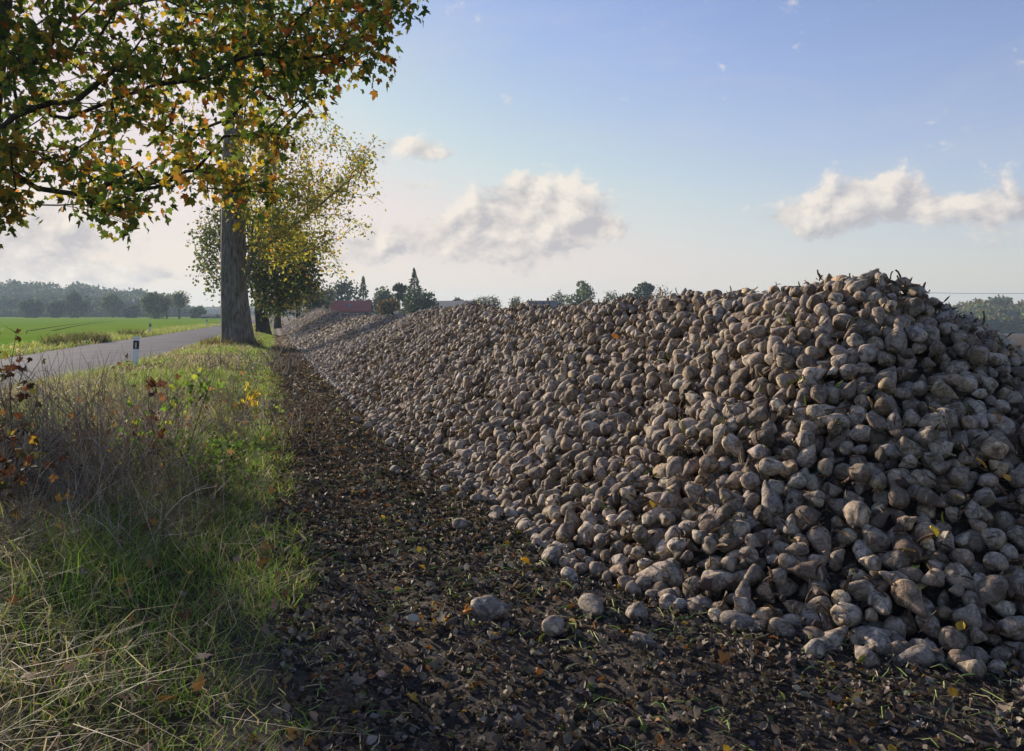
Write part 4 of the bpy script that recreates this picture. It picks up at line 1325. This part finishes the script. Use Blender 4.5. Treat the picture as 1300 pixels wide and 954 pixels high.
# saplings with leaves
def sapling(name, px, py_base, py_top, Yd, nleaf, lsize, table, label, seed, spread=0.16, stems=3, tmpl=MAPLE):
    r = np.random.default_rng(seed)
    B = at(px, py_base, Yd); B[2] = max(0.0, min(B[2], 0.15)); B[2] = 0.05
    T = at(px, py_top, Yd)
    root = empty(name, B, label, 'sapling')
    mb = MB(); pts_all = []
    for s in range(stems):
        e = T + r.normal(size=3) * spread * np.array((1, 1, 0.5)); e[2] = min(e[2], T[2])
        pts = [B + (e - B) * t + np.array((0.04 * math.sin(5 * t + s), 0.03 * math.cos(4 * t), 0)) for t in np.linspace(0, 1, 7)]
        mb.tube(pts, np.linspace(0.006, 0.0022, 7), 5, (0.12, 0.08, 0.05))
        for t in np.linspace(0.35, 1, 8):
            p0 = B + (e - B) * t; pe = p0 + r.normal(size=3) * spread * 0.7
            mb.tube([p0, pe], [0.003, 0.0012], 3, (0.14, 0.09, 0.05)); pts_all += [p0, pe, pe]
    child(mb.build('stems', M_twig), root)
    A = np.array(pts_all); k = r.integers(0, len(A), nleaf)
    Yv = r.normal(size=(nleaf, 3)) + np.array((0, 0, -0.5)); Yv /= np.linalg.norm(Yv, axis=1)[:, None]
    X = np.cross(Yv, r.normal(size=(nleaf, 3))); X /= np.linalg.norm(X, axis=1)[:, None]
    V, F, C = instances(tmpl[0], tmpl[1], A[k] + r.normal(size=(nleaf, 3)) * 0.025, np.stack((X, Yv, np.cross(X, Yv)), 2), r.uniform(0.6, 1.3, nleaf) * lsize, pick(r, nleaf, table))
    child(mesh_tris('leaves', V, F, M_leaf, C), root)
RUST = [(4, (0.045, 0.022, 0.015)), (2, (0.08, 0.032, 0.02)), (0.8, (0.22, 0.16, 0.02)), (1, (0.05, 0.05, 0.02))]
LIME = [(3, (0.11, 0.19, 0.025)), (3, (0.08, 0.15, 0.025)), (1, (0.20, 0.23, 0.04))]
sapling('maple_sapling', 12, 640, 485, 5.2, 80, 0.055, RUST, 'dark rusty-leaved maple shoot at the left edge of the picture', 71, 0.17)
sapling('maple_sapling', 14, 620, 425, 6.2, 30, 0.06, RUST, 'sparse dark red-brown shoot rising above the rusty one at the left edge', 72, 0.08, 2)
sapling('maple_sapling', 28, 660, 555, 5.0, 46, 0.055, RUST, 'small rusty-leaved shoot low at the left edge among bare stems', 73, 0.10, 2)
sapling('maple_sapling', 194, 600, 487, 6.6, 16, 0.085, [(1, (0.07, 0.035, 0.025))], 'single dark shrivelled leaf cluster on a thin stem above the verge', 74, 0.03, 1)
sapling('maple_sapling', 184, 610, 520, 6.8, 130, 0.05, LIME, 'bright lime-green sapling at the right end of the bare stems', 75, 0.13)
sapling('maple_sapling', 240, 540, 480, 10.5, 60, 0.085, LIME, 'small lime-green sapling farther up the verge', 76, 0.16, 2)
sapling('maple_sapling', 322, 520, 492, 13.0, 26, 0.10, [(2, (0.55, 0.42, 0.03)), (1, (0.3, 0.3, 0.05))], 'little yellow-leaved shoot at the track side of the verge', 77, 0.15, 2)
sapling('nettle_plant', 275, 645, 590, 6.6, 420, 0.04, [(3, (0.055, 0.11, 0.02)), (2, (0.08, 0.15, 0.03))], 'leafy green nettle clump halfway down the verge near the track', 78, 0.22, 8, OVAL)
sapling('nettle_plant', 272, 605, 560, 7.8, 300, 0.045, [(3, (0.04, 0.08, 0.02)), (1, (0.08, 0.12, 0.03))], 'dark green weed clump behind the brighter nettles', 79, 0.18, 6, OVAL)
sapling('nettle_plant', 225, 615, 575, 7.0, 260, 0.045, [(3, (0.05, 0.10, 0.02)), (1, (0.09, 0.14, 0.03))], 'green weed clump left of the nettles in mid verge', 80, 0.18, 6, OVAL)

# weeds on the far side of the road
for k, (px, Yd, rx, n, lab) in enumerate([(140, 44, 1.3, 500, 'widest dark weed clump across the road'), (165, 46, 1.0, 300, 'weed clump just left of the marker post, across the road'),
                                          (105, 40, 0.8, 220, 'low weed clump across the road, farthest left'), (205, 56, 0.9, 260, 'weed clump across the road, right of the far marker post')]):
    p = at(px, 420, Yd)
    weed_clump('weed_clump', float(edge_x(far_edge, Yd)) - 1.3 if k < 99 else p[0], Yd, rx, n, 0.3, 0.8, 0.05, [(3, (0.07, 0.09, 0.03)), (2, (0.12, 0.12, 0.05)), (1, (0.2, 0.16, 0.09))], lab, 'weeds', 'weed clumps across the road')

# ------------------------------------------------------------------ roadside marker posts
def plain(name, c, rough=0.5, spec=0.4):
    m, g, out = new_mat(name)
    n = g.noise(g.pos(), 12, 4)
    principled(g, out, g.mix(g.ramp(n, [(0.4, 0), (0.8, 0.5)]), c, tuple(q * 0.75 for q in c)), rough, spec=spec)
    return m
M_white = plain('white_plastic', (0.82, 0.83, 0.84)); M_black = plain('black_plastic', (0.015, 0.018, 0.018)); M_refl = plain('reflector', (0.55, 0.57, 0.58), 0.15, 0.8)
def marker_post(px, py_base, Yd, lean, label, double):
    x = (px - 650) / FPX * Yd
    root = empty('marker_post', (x, Yd, 0), label, 'road post', 'white marker posts beside the road')
    root.rotation_euler = (0, rad(lean), 0)
    w, d = 0.078, 0.06
    def prism(z0, z1, grow_=0.0, slant=0.0):
        # rounded triangular section, as the posts have
        sec = [(-w - grow_, -d * 0.7 - grow_), (w + grow_, -d * 0.7 - grow_), (w * 0.75 + grow_, d * 0.4), (0.0, d + grow_), (-w * 0.75 - grow_, d * 0.4)]
        V = [(a, b_, z0 + slant * 0) for a, b_ in sec] + [(a, b_, z1 - slant * (b_ + d)) for a, b_ in sec]
        F = [(4, 3, 2, 1, 0), (5, 6, 7, 8, 9)] + [(q, (q + 1) % 5, 5 + (q + 1) % 5, 5 + q) for q in range(5)]
        return V, F
    V, F = prism(-0.1, 1.0, 0, 1.1); mesh_poly('post', V, F, M_white, root)
    V, F = prism(0.62, 0.86, 0.003, 0.5); mesh_poly('black_band', V, F, M_black, root)
    for s in ((-0.0,),):
        mesh_poly('reflector', [(-0.020, -d * 0.7 - 0.012, 0.65), (0.020, -d * 0.7 - 0.012, 0.65), (0.020, -d * 0.7 - 0.012, 0.80), (-0.020, -d * 0.7 - 0.012, 0.80),
                                (-0.020, -d * 0.7 - 0.001, 0.65), (0.020, -d * 0.7 - 0.001, 0.65), (0.020, -d * 0.7 - 0.001, 0.80), (-0.020, -d * 0.7 - 0.001, 0.80)],
                  [(0, 1, 2, 3), (0, 4, 5, 1), (1, 5, 6, 2), (2, 6, 7, 3), (3, 7, 4, 0)], M_refl, root)
marker_post(171, 470, 22.5, 4, 'nearest white marker post with black band, leaning on the grass side of the road', True)
marker_post(191, 425, 61, 0, 'smaller marker post across the road at the field edge', False)
marker_post(263, 412, 103, 0, 'farthest tiny marker post beside the road left of the thick trunk', False)
marker_post(345, 412, 100, 0, 'distant marker post seen right of the dark tree trunk', False)

# ------------------------------------------------------------------ far trees, woods, buildings
rf_ = np.random.default_rng(300)
def clump_cloud(centers, radii, n, size, table, rng, tmpl=QUAD, shell=0.55):
    k = rng.integers(0, len(centers), n)
    d = rng.normal(size=(n, 3)); d /= np.linalg.norm(d, axis=1)[:, None]
    P_ = centers[k] + d * radii[k][:, None] * rng.uniform(shell, 1.0, (n, 1)) * np.array((1, 1, 0.85))
    return instances(tmpl[0], tmpl[1], P_, rand_rot(rng, n), rng.uniform(0.6, 1.4, n) * size, pick(rng, n, table))

def far_tree(name, px, top, base, wpx, Yd, kind, table, label, group='trees beyond the heap', n=900, cat='tree'):
    """broad, conifer, pine or bare tree that stands Yd metres off; top/base/width in photo pixels there"""
    if kind in ('broad', 'conifer'): wpx *= 1.45; n = int(n * 1.4)
    x = (px - 650) / FPX * Yd
    zg = float(ground_z(x, Yd)); ztop = CAM_H + (399 - top) / FPX * Yd
    H = ztop - zg; W = wpx / FPX * Yd
    root = empty(name, (x, Yd, zg), label, cat, group)
    mb = MB()
    lean = rf_.normal() * 0.02 * H
    tr = 0.018 * H + 0.08
    mb.tube([(x, Yd, zg - 0.2), (x + lean * .3, Yd, zg + H * .3), (x + lean * .7, Yd, zg + H * .65), (x + lean, Yd, zg + H * 0.95)], [tr * 1.3, tr, tr * .6, tr * .12], 7)
    child(mb.build('trunk', M_bark_dark, None, True), root)
    mc = MB()
    leaf = max(0.30, 3.2 / FPX * Yd)
    if kind == 'conifer':
        t = rf_.random(n) ** 0.72; a = rf_.uniform(0, 6.28, n)
        tier = 0.80 + 0.20 * np.sin(t * 42)
        R_ = W * 0.60 * (1 - t) ** 1.05 * tier * rf_.uniform(0.5, 1.05, n)
        P_ = np.stack((x + lean * t + R_ * np.cos(a), Yd + R_ * np.sin(a), zg + H * (0.08 + 0.92 * t) - R_ * 0.25), 1)
        X = np.stack((np.cos(a), np.sin(a), np.full(n, -0.35)), 1)
        R = frame(np.cross(X, rf_.normal(size=(n, 3)) * 0.5 + np.array((0, 0, 0.1))), rng=rf_)
        mc.add(*instances(QUAD[0], QUAD[1], P_, R, rf_.uniform(0.7, 1.4, n) * leaf * (1 - 0.6 * t), pick(rf_, n, table)))
    elif kind == 'bare':
        nd = [np.array((x, Yd, zg)), np.array((x, Yd, zg + H * .2)), np.array((x + lean, Yd, zg + H * .4)), np.array((x + lean, Yd, zg + H * .7))]
        k = 110; d = rf_.normal(size=(k, 3)); d /= np.linalg.norm(d, axis=1)[:, None]
        A = np.array((x, Yd, zg + H * 0.68)) + d * np.array((W / 2, W / 2, H * 0.30)) * rf_.uniform(0.4, 1, (k, 1))
        N_, PA, tips = grow(nd, [-1, 0, 1, 2], A, rf_, bf=0.3, step=H / 8, wiggle=0.06)
        tm = MB()
        tr_ = max(0.03, 0.45 / FPX * Yd)
        for q in range(1, len(N_)): tm.tube([N_[PA[q]], N_[q]], [tr_ * 1.3, tr_], 3, cap=False)
        child(tm.build('limbs', M_bark_dark), root)
        mc.add(*leaves_at(N_, PA, tips, max(1, n // 160), 0.05 * H, leaf * 0.7, QUAD, table, rf_))
    else:
        k = 24 if kind == 'broad' else 9
        d = rf_.normal(size=(k, 3)); d /= np.linalg.norm(d, axis=1)[:, None]
        cz = 0.48 if kind == 'broad' else 0.74
        hz = 0.42 if kind == 'broad' else 0.18
        C_ = np.array((x, Yd, zg + H * cz)) + d * np.array((W * 0.33, W * 0.33, H * hz)) * rf_.uniform(0.5, 1, (k, 1))
        rr = W * rf_.uniform(0.13, 0.24, k)
        rr = np.minimum(rr, ztop - C_[:, 2] + 0.02 * H); rr = np.maximum(rr, 0.07 * W)
        mc.add(*clump_cloud(C_, rr, n, leaf, table, rf_))
    child(mc.build('crown', M_far_leaf), root)
    return root
DK = [(3, (0.040, 0.070, 0.032)), (2, (0.060, 0.095, 0.038))]
MD = [(3, (0.080, 0.115, 0.036)), (2, (0.115, 0.145, 0.045))]
OR = [(3, (0.16, 0.11, 0.04)), (2, (0.11, 0.10, 0.035)), (1, (0.24, 0.14, 0.04))]
YE = [(3, (0.16, 0.16, 0.05)), (2, (0.10, 0.12, 0.04))]
far_tree('broadleaf_tree', 434, 347, 399, 34, 225, 'broad', DK, 'round dark tree just left of and above the red roof')
far_tree('broadleaf_tree', 400, 368, 399, 20, 150, 'broad', MD, 'low olive tree between the row trees and the round dark tree')
far_tree('broadleaf_tree', 416, 362, 399, 20, 185, 'bare', YE, 'thin yellowish tree left of the round dark tree')
far_tree('spruce_tree', 461, 351, 399, 22, 205, 'conifer', DK, 'small spruce standing right behind the red roof')
far_tree('broadleaf_tree', 487, 362, 399, 26, 212, 'broad', MD, 'green rounded tree right of the small spruce')
far_tree('broadleaf_tree', 494, 374, 401, 27, 150, 'broad', OR, 'orange-brown bushy tree at the right end of the red roof')
far_tree('pine_tree', 508, 355, 399, 20, 190, 'pine', DK, 'open-topped pine left of the tall spruce')
far_tree('spruce_tree', 527, 341, 399, 34, 170, 'conifer', DK, 'tall pointed spruce, highest beyond the heap', n=1500)
far_tree('broadleaf_tree', 528, 366, 400, 50, 160, 'broad', DK, 'dark spreading tree round the foot of the tall spruce', n=1300)
far_tree('broadleaf_tree', 548, 378, 399, 16, 190, 'bare', OR, 'thin brown tree at the right side of the tall spruce')
far_tree('broadleaf_tree', 581, 378, 396, 22, 230, 'broad', DK, 'small dark tree above the grey barn roof')
far_tree('broadleaf_tree', 612, 374, 396, 22, 240, 'bare', YE, 'left one of two pale thin-leaved trees right of the barn roof')
far_tree('broadleaf_tree', 627, 375, 396, 20, 245, 'bare', YE, 'right one of two pale thin-leaved trees right of the barn roof')
far_tree('broadleaf_tree', 655, 375, 396, 16, 240, 'bare', YE, 'lone small thin-leaved tree above the middle of the heap')
far_tree('poplar_sapling', 674, 380, 396, 5, 230, 'conifer', DK, 'tiny narrow dark tree right of the lone thin-leaved one', n=200)
far_tree('broadleaf_tree', 710, 369, 396, 24, 230, 'bare', YE, 'thin pale tree left of the round green one')
far_tree('broadleaf_tree', 741, 356, 396, 38, 210, 'broad', MD, 'round green tree standing alone over the middle of the heap', n=1300)
far_tree('broadleaf_tree', 776, 368, 396, 24, 230, 'bare', YE, 'pale thin-leaved tree right of the round green one')
far_tree('broadleaf_tree', 798, 368, 396, 22, 220, 'broad', DK, 'low dark tree left of the open dark pine')
far_tree('pine_tree', 816, 354, 396, 34, 210, 'pine', DK, 'open dark pine just above the higher part of the heap')
far_tree('broadleaf_tree', 840, 362, 396, 24, 225, 'bare', OR, 'brownish thin tree right of the open dark pine')
far_tree('broadleaf_tree', 905, 372, 396, 24, 230, 'bare', OR, 'twiggy tree top barely clearing the heap left of its peak')

def wood(name, pts, Yd0, Yd1, n, table, label, hpx=None, size=1.5, per=150, width=9.0):
    """a wood seen far off: many crowns in one object; pts = skyline as (photo x, photo y)"""
    mb = MB(); r = np.random.default_rng(len(pts) * 7 + n)
    xs_ = np.array([p[0] for p in pts], float); yt = np.array([p[1] for p in pts], float)
    C_ = []; R_ = []
    for q in range(n):
        px = r.uniform(xs_[0], xs_[-1]); Yd = r.uniform(Yd0, Yd1)
        x = (px - 650) / FPX * Yd; zg = float(ground_z(x, Yd))
        f = (Yd - Yd0) / (Yd1 - Yd0 + 1e-6)
        top = CAM_H + (399 - np.interp(px, xs_, yt)) / FPX * Yd1
        ztop = zg + (top - zg) * (0.38 + 0.62 * f) * r.uniform(0.86, 1.03)
        rr = r.uniform(0.7, 1.3) * width / 2
        zc = ztop - rr
        C_.append((x, Yd, zc)); R_.append(rr)
        z = zc - rr * 1.3
        while z > zg + 1 and f < 0.5: C_.append((x + r.normal() * 1.0, Yd, z)); R_.append(rr); z -= rr * 1.5
    mb.add(*clump_cloud(np.array(C_), np.array(R_), len(C_) * per, size, table, r, shell=0.8))
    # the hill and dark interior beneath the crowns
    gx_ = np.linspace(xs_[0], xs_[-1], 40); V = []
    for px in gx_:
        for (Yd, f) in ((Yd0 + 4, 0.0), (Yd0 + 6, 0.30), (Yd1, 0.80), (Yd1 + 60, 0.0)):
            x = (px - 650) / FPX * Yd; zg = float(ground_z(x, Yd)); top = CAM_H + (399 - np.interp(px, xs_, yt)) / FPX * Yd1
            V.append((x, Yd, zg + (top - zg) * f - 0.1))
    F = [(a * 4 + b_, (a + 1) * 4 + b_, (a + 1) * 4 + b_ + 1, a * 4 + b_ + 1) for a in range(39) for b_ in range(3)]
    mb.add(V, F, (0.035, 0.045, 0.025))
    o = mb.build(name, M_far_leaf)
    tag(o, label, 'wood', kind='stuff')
WOODT = [(3, (0.045, 0.080, 0.035)), (2, (0.065, 0.100, 0.038)), (1, (0.10, 0.085, 0.035)), (1, (0.035, 0.05, 0.03))]
wood('far_wood', [(-250, 345), (-100, 348), (0, 353), (60, 356), (110, 359), (165, 364), (200, 367), (230, 372)], 420, 620, 420, WOODT, 'long bluish wooded rise beyond the green field on the left', per=130, size=2.0, width=14)
wood('far_wood', [(225, 386), (250, 388), (285, 386), (330, 385), (380, 386)], 800, 900, 110, WOODT, 'faint misty line of trees at the end of the road', per=80, size=2.6, width=13)
wood('far_wood', [(1185, 383), (1205, 384), (1225, 380), (1250, 375), (1268, 374), (1290, 380), (1350, 376), (1500, 384)], 300, 400, 200, MD + OR[:1], 'wooded rise with autumn trees beyond the ploughed field on the right', per=160, size=1.5, width=10)
wood('far_wood', [(380, 390), (560, 391), (800, 390), (1000, 391), (1190, 390)], 480, 560, 170, WOODT, 'low far line of trees behind the heap', per=70, size=2.2, width=10)

G2 = 'trees at the far edge of the green field'
far_tree('broadleaf_tree', 42, 379, 399, 22, 330, 'broad', DK, 'small dark round tree before the wood, farthest left', G2)
far_tree('broadleaf_tree', 72, 380, 399, 16, 330, 'broad', DK, 'smallest dark tree before the wood, second from the left', G2)
far_tree('broadleaf_tree', 97, 370, 399, 24, 330, 'broad', DK, 'dark tree before the wood with a narrow top', G2)
far_tree('broadleaf_tree', 143, 371, 399, 22, 330, 'broad', MD, 'paler green tree before the middle of the wood', G2)
far_tree('broadleaf_tree', 168, 388, 399, 16, 330, 'broad', DK, 'low dark bush at the field edge right of the pale tree', G2)
far_tree('broadleaf_tree', 197, 368, 400, 24, 260, 'broad', MD, 'bright green tree at the right end of the wood', G2)
far_tree('broadleaf_tree', 212, 374, 400, 14, 262, 'bare', MD, 'slender tree between the bright green and the golden tree', G2)
far_tree('broadleaf_tree', 228, 368, 400, 24, 255, 'bare', YE, 'airy golden tree at the right end of the field edge', G2, n=1600)
far_tree('broadleaf_tree', 252, 390, 400, 16, 300, 'broad', DK, 'low bush left of the distant shed', G2)
# hedge under the wood
hb = MB()
hx = rf_.uniform(-60, 190, 260)
C_ = np.array([((p - 650) / FPX * 400, 400 + rf_.normal() * 3, rf_.uniform(0.8, 3.2)) for p in hx])
hb.add(*clump_cloud(C_, rf_.uniform(1.2, 2.6, 260), 9000, 1.2, DK + MD[:1], rf_))
tag(hb.build('field_hedge', M_far_leaf), 'dark hedge along the far edge of the green field below the wood', 'hedge', kind='stuff')

# buildings
def gmat_roof(name, c1, c2, sc=3.0):
    m, g, out = new_mat(name)
    w = g.node('ShaderNodeTexWave', wave_type='BANDS', bands_direction='Z')
    g.put(w.inputs[0], g.pos()); w.inputs['Scale'].default_value = sc; w.inputs['Distortion'].default_value = 0.3
    n = g.noise(g.pos(), 1.2, 5)
    c = g.mix(g.ramp(n, [(0.35, 0), (0.7, 1)]), c1, c2)
    principled(g, out, c, 0.8, g.bump(w.outputs[0], 0.6, 0.04))
    return m
M_red = gmat_roof('red_tiles', (0.36, 0.065, 0.04), (0.26, 0.06, 0.042)); M_grey = gmat_roof('grey_sheet', (0.07, 0.08, 0.10), (0.11, 0.12, 0.14))
M_brick = plain('brick_wall', (0.28, 0.13, 0.09), 0.9, 0.1); M_plaster = plain('pale_wall', (0.5, 0.47, 0.42), 0.9, 0.1)
M_glass = plain('window_glass', (0.04, 0.05, 0.07), 0.1, 0.8); M_green = plain('green_sheet', (0.03, 0.06, 0.045), 0.7)
def house(name, cx, cy, zg, L, W, eave, ridge, rot, roof_m, wall_m, label, cat, windows=6, chimney=True, skylights=0):
    root = empty(name, (cx, cy, zg), label, cat)
    root.rotation_euler = (0, 0, rot)
    a, b_ = L / 2, W / 2
    V = [(-a, -b_, 0), (a, -b_, 0), (a, b_, 0), (-a, b_, 0), (-a, -b_, eave), (a, -b_, eave), (a, b_, eave), (-a, b_, eave), (-a, 0, ridge - 0.12), (a, 0, ridge - 0.12)]
    F = [(0, 1, 5, 4), (2, 3, 7, 6), (1, 2, 6, 9, 5), (3, 0, 4, 8, 7)]
    mesh_poly('walls', V, F, wall_m, root)
    sl = (ridge - eave) / b_
    ov = 0.5; e = eave - sl * ov
    V = [(-a - .4, -b_ - ov, e), (a + .4, -b_ - ov, e), (a + .4, 0, ridge), (-a - .4, 0, ridge), (a + .4, b_ + ov, e), (-a - .4, b_ + ov, e)]
    V2 = [(x, y, z + 0.18) for x, y, z in V]
    F = [(6, 7, 8, 9), (9, 8, 10, 11), (3, 2, 1, 0), (5, 4, 2, 3), (0, 1, 7, 6), (4, 5, 11, 10), (1, 2, 8, 7), (2, 4, 10, 8), (3, 0, 6, 9), (5, 3, 9, 11)]
    rf = mesh_poly('roof', V + V2, F, roof_m, root)
    if chimney:
        mb = MB(); mb.box((a * 0.4, 0.5, ridge + 0.3), (0.6, 0.6, 1.4), col=(0.2, 0.1, 0.08)); mb.build('chimney', M_brick, rf)
    for k in range(skylights):
        x = a * (0.05 - 0.5 * k); y = -b_ * 0.55; z = eave + (b_ + y) * sl + 0.2
        hw = 0.6; hl = 0.55
        mesh_poly('skylight', [(x - hw, y - hl, z - sl * hl), (x + hw, y - hl, z - sl * hl), (x + hw, y + hl, z + sl * hl), (x - hw, y + hl, z + sl * hl),
                               (x - hw, y - hl, z - sl * hl + .06), (x + hw, y - hl, z - sl * hl + .06), (x + hw, y + hl, z + sl * hl + .06), (x - hw, y + hl, z + sl * hl + .06)],
                  [(3, 2, 1, 0), (4, 5, 6, 7), (0, 1, 5, 4), (1, 2, 6, 5), (2, 3, 7, 6), (3, 0, 4, 7)], M_glass, rf)
    for k in range(windows):
        x = -a + L * (k + 0.5) / windows
        mb = MB(); mb.box((x, -b_ - 0.02, eave * 0.5), (1.1, 0.08, min(1.2, eave * 0.5))); wn_ = mb.build('window', M_white, root)
        mb = MB(); mb.box((x, -b_ - 0.07, eave * 0.5), (0.9, 0.03, min(1.0, eave * 0.5 - 0.2))); mb.build('pane', M_glass, wn_)
    mb = MB(); mb.box((a * 0.86, -b_ - 0.03, 1.0), (0.95, 0.08, 2.0)); mb.build('door', M_green, root)
p = at(443, 399, 195)
house('red_roofed_house', p[0], 195, 0, 10.4, 9, 2.4, 4.75, rad(6), M_red, M_brick, 'low house with a bright red tiled roof behind the far part of the heap', 'house', 5, True, 1)
p = at(562, 399, 215)
house('grey_barn', p[0] + 1, 215, 0, 19, 10, 3.2, 5.0, rad(-38), M_grey, M_plaster, 'long barn with a grey sheet roof peeping over the heap', 'barn', 4, False)
p = at(689, 399, 225)
house('grey_roofed_house', p[0], 225, 0, 8, 7, 2.8, 5.2, rad(12), M_grey, M_plaster, 'small grey-roofed house peeping over the heap left of the round green tree', 'house', 3, True)
p = at(269, 399, 290)
house('field_shed', p[0], 290, -0.6, 6.2, 4, 1.3, 1.9, rad(4), M_green, M_green, 'dark green shed at the far end of the field left of the thick trunk', 'shed', 1, False)

# overhead line on the right
def pole(px, Yd, ztop, label):
    x = (px - 650) / FPX * Yd; zg = float(ground_z(x, Yd))
    r = empty('power_pole', (x, Yd, zg), label, 'pole', 'wooden poles of the overhead line')
    mb = MB(); mb.tube([(0, 0, -0.2), (0, 0, ztop - zg + 0.4)], [0.14, 0.10], 8, (0.1, 0.08, 0.06)); mb.build('post', M_twig, r, True)
    mb = MB(); mb.box((0, 0, ztop - zg + 0.1), (1.6, 0.12, 0.12), col=(0.1, 0.08, 0.06)); mb.build('crossarm', M_twig, r)
    for s in (-0.65, 0.65):
        mb = MB(); mb.tube([(s, 0, ztop - zg + 0.16), (s, 0, ztop - zg + 0.34)], [0.04, 0.05], 6, (0.3, 0.25, 0.2)); mb.build('insulator', M_twig, r)
    return np.array((x, Yd, ztop + 0.34))
Ydp = 150.0
zt = CAM_H + (399 - 370) / FPX * Ydp
e1 = pole(1108, Ydp, zt - 0.3, 'wooden pole hidden behind the peak of the heap'); e2 = pole(1440, Ydp, zt - 0.3, 'wooden pole of the overhead line right of the picture')
for s in (-0.65,):
    mb = MB(); t = np.linspace(0, 1, 24)
    pts = np.stack((e1[0] + (e2[0] - e1[0]) * t + s, np.full(24, Ydp), e1[2] + (e2[2] - e1[2]) * t - 0.5 * 4 * t * (1 - t)), 1)
    mb.tube(pts, np.full(24, 0.035), 5, (0.05, 0.05, 0.05)); o = mb.build('power_cable', M_twig, origin=tuple(e1))
    tag(o, 'thin overhead cable crossing the sky right of the heap', 'cable')

# ------------------------------------------------------------------ haze in the evening air
hz = bpy.data.meshes.new('haze')
x0, x1, y0, y1, z0, z1 = -1550, 1550, -350, 1650, -8.0, 42.0
hz.from_pydata([(x0, y0, z0), (x1, y0, z0), (x1, y1, z0), (x0, y1, z0), (x0, y0, z1), (x1, y0, z1), (x1, y1, z1), (x0, y1, z1)], [],
               [(3, 2, 1, 0), (4, 5, 6, 7), (0, 1, 5, 4), (1, 2, 6, 5), (2, 3, 7, 6), (3, 0, 4, 7)])
m, g, out = new_mat('haze_air')
pv = g.node('ShaderNodeVolumePrincipled')
pv.inputs['Color'].default_value = (0.60, 0.80, 1.0, 1)
pv.inputs['Density'].default_value = 0.0004
pv.inputs['Anisotropy'].default_value = 0.15
g.nt.links.new(pv.outputs[0], out.inputs['Volume'])
hz.materials.append(m)
tag(link('haze', hz), 'pale blue evening haze in the air', 'haze', kind='stuff')
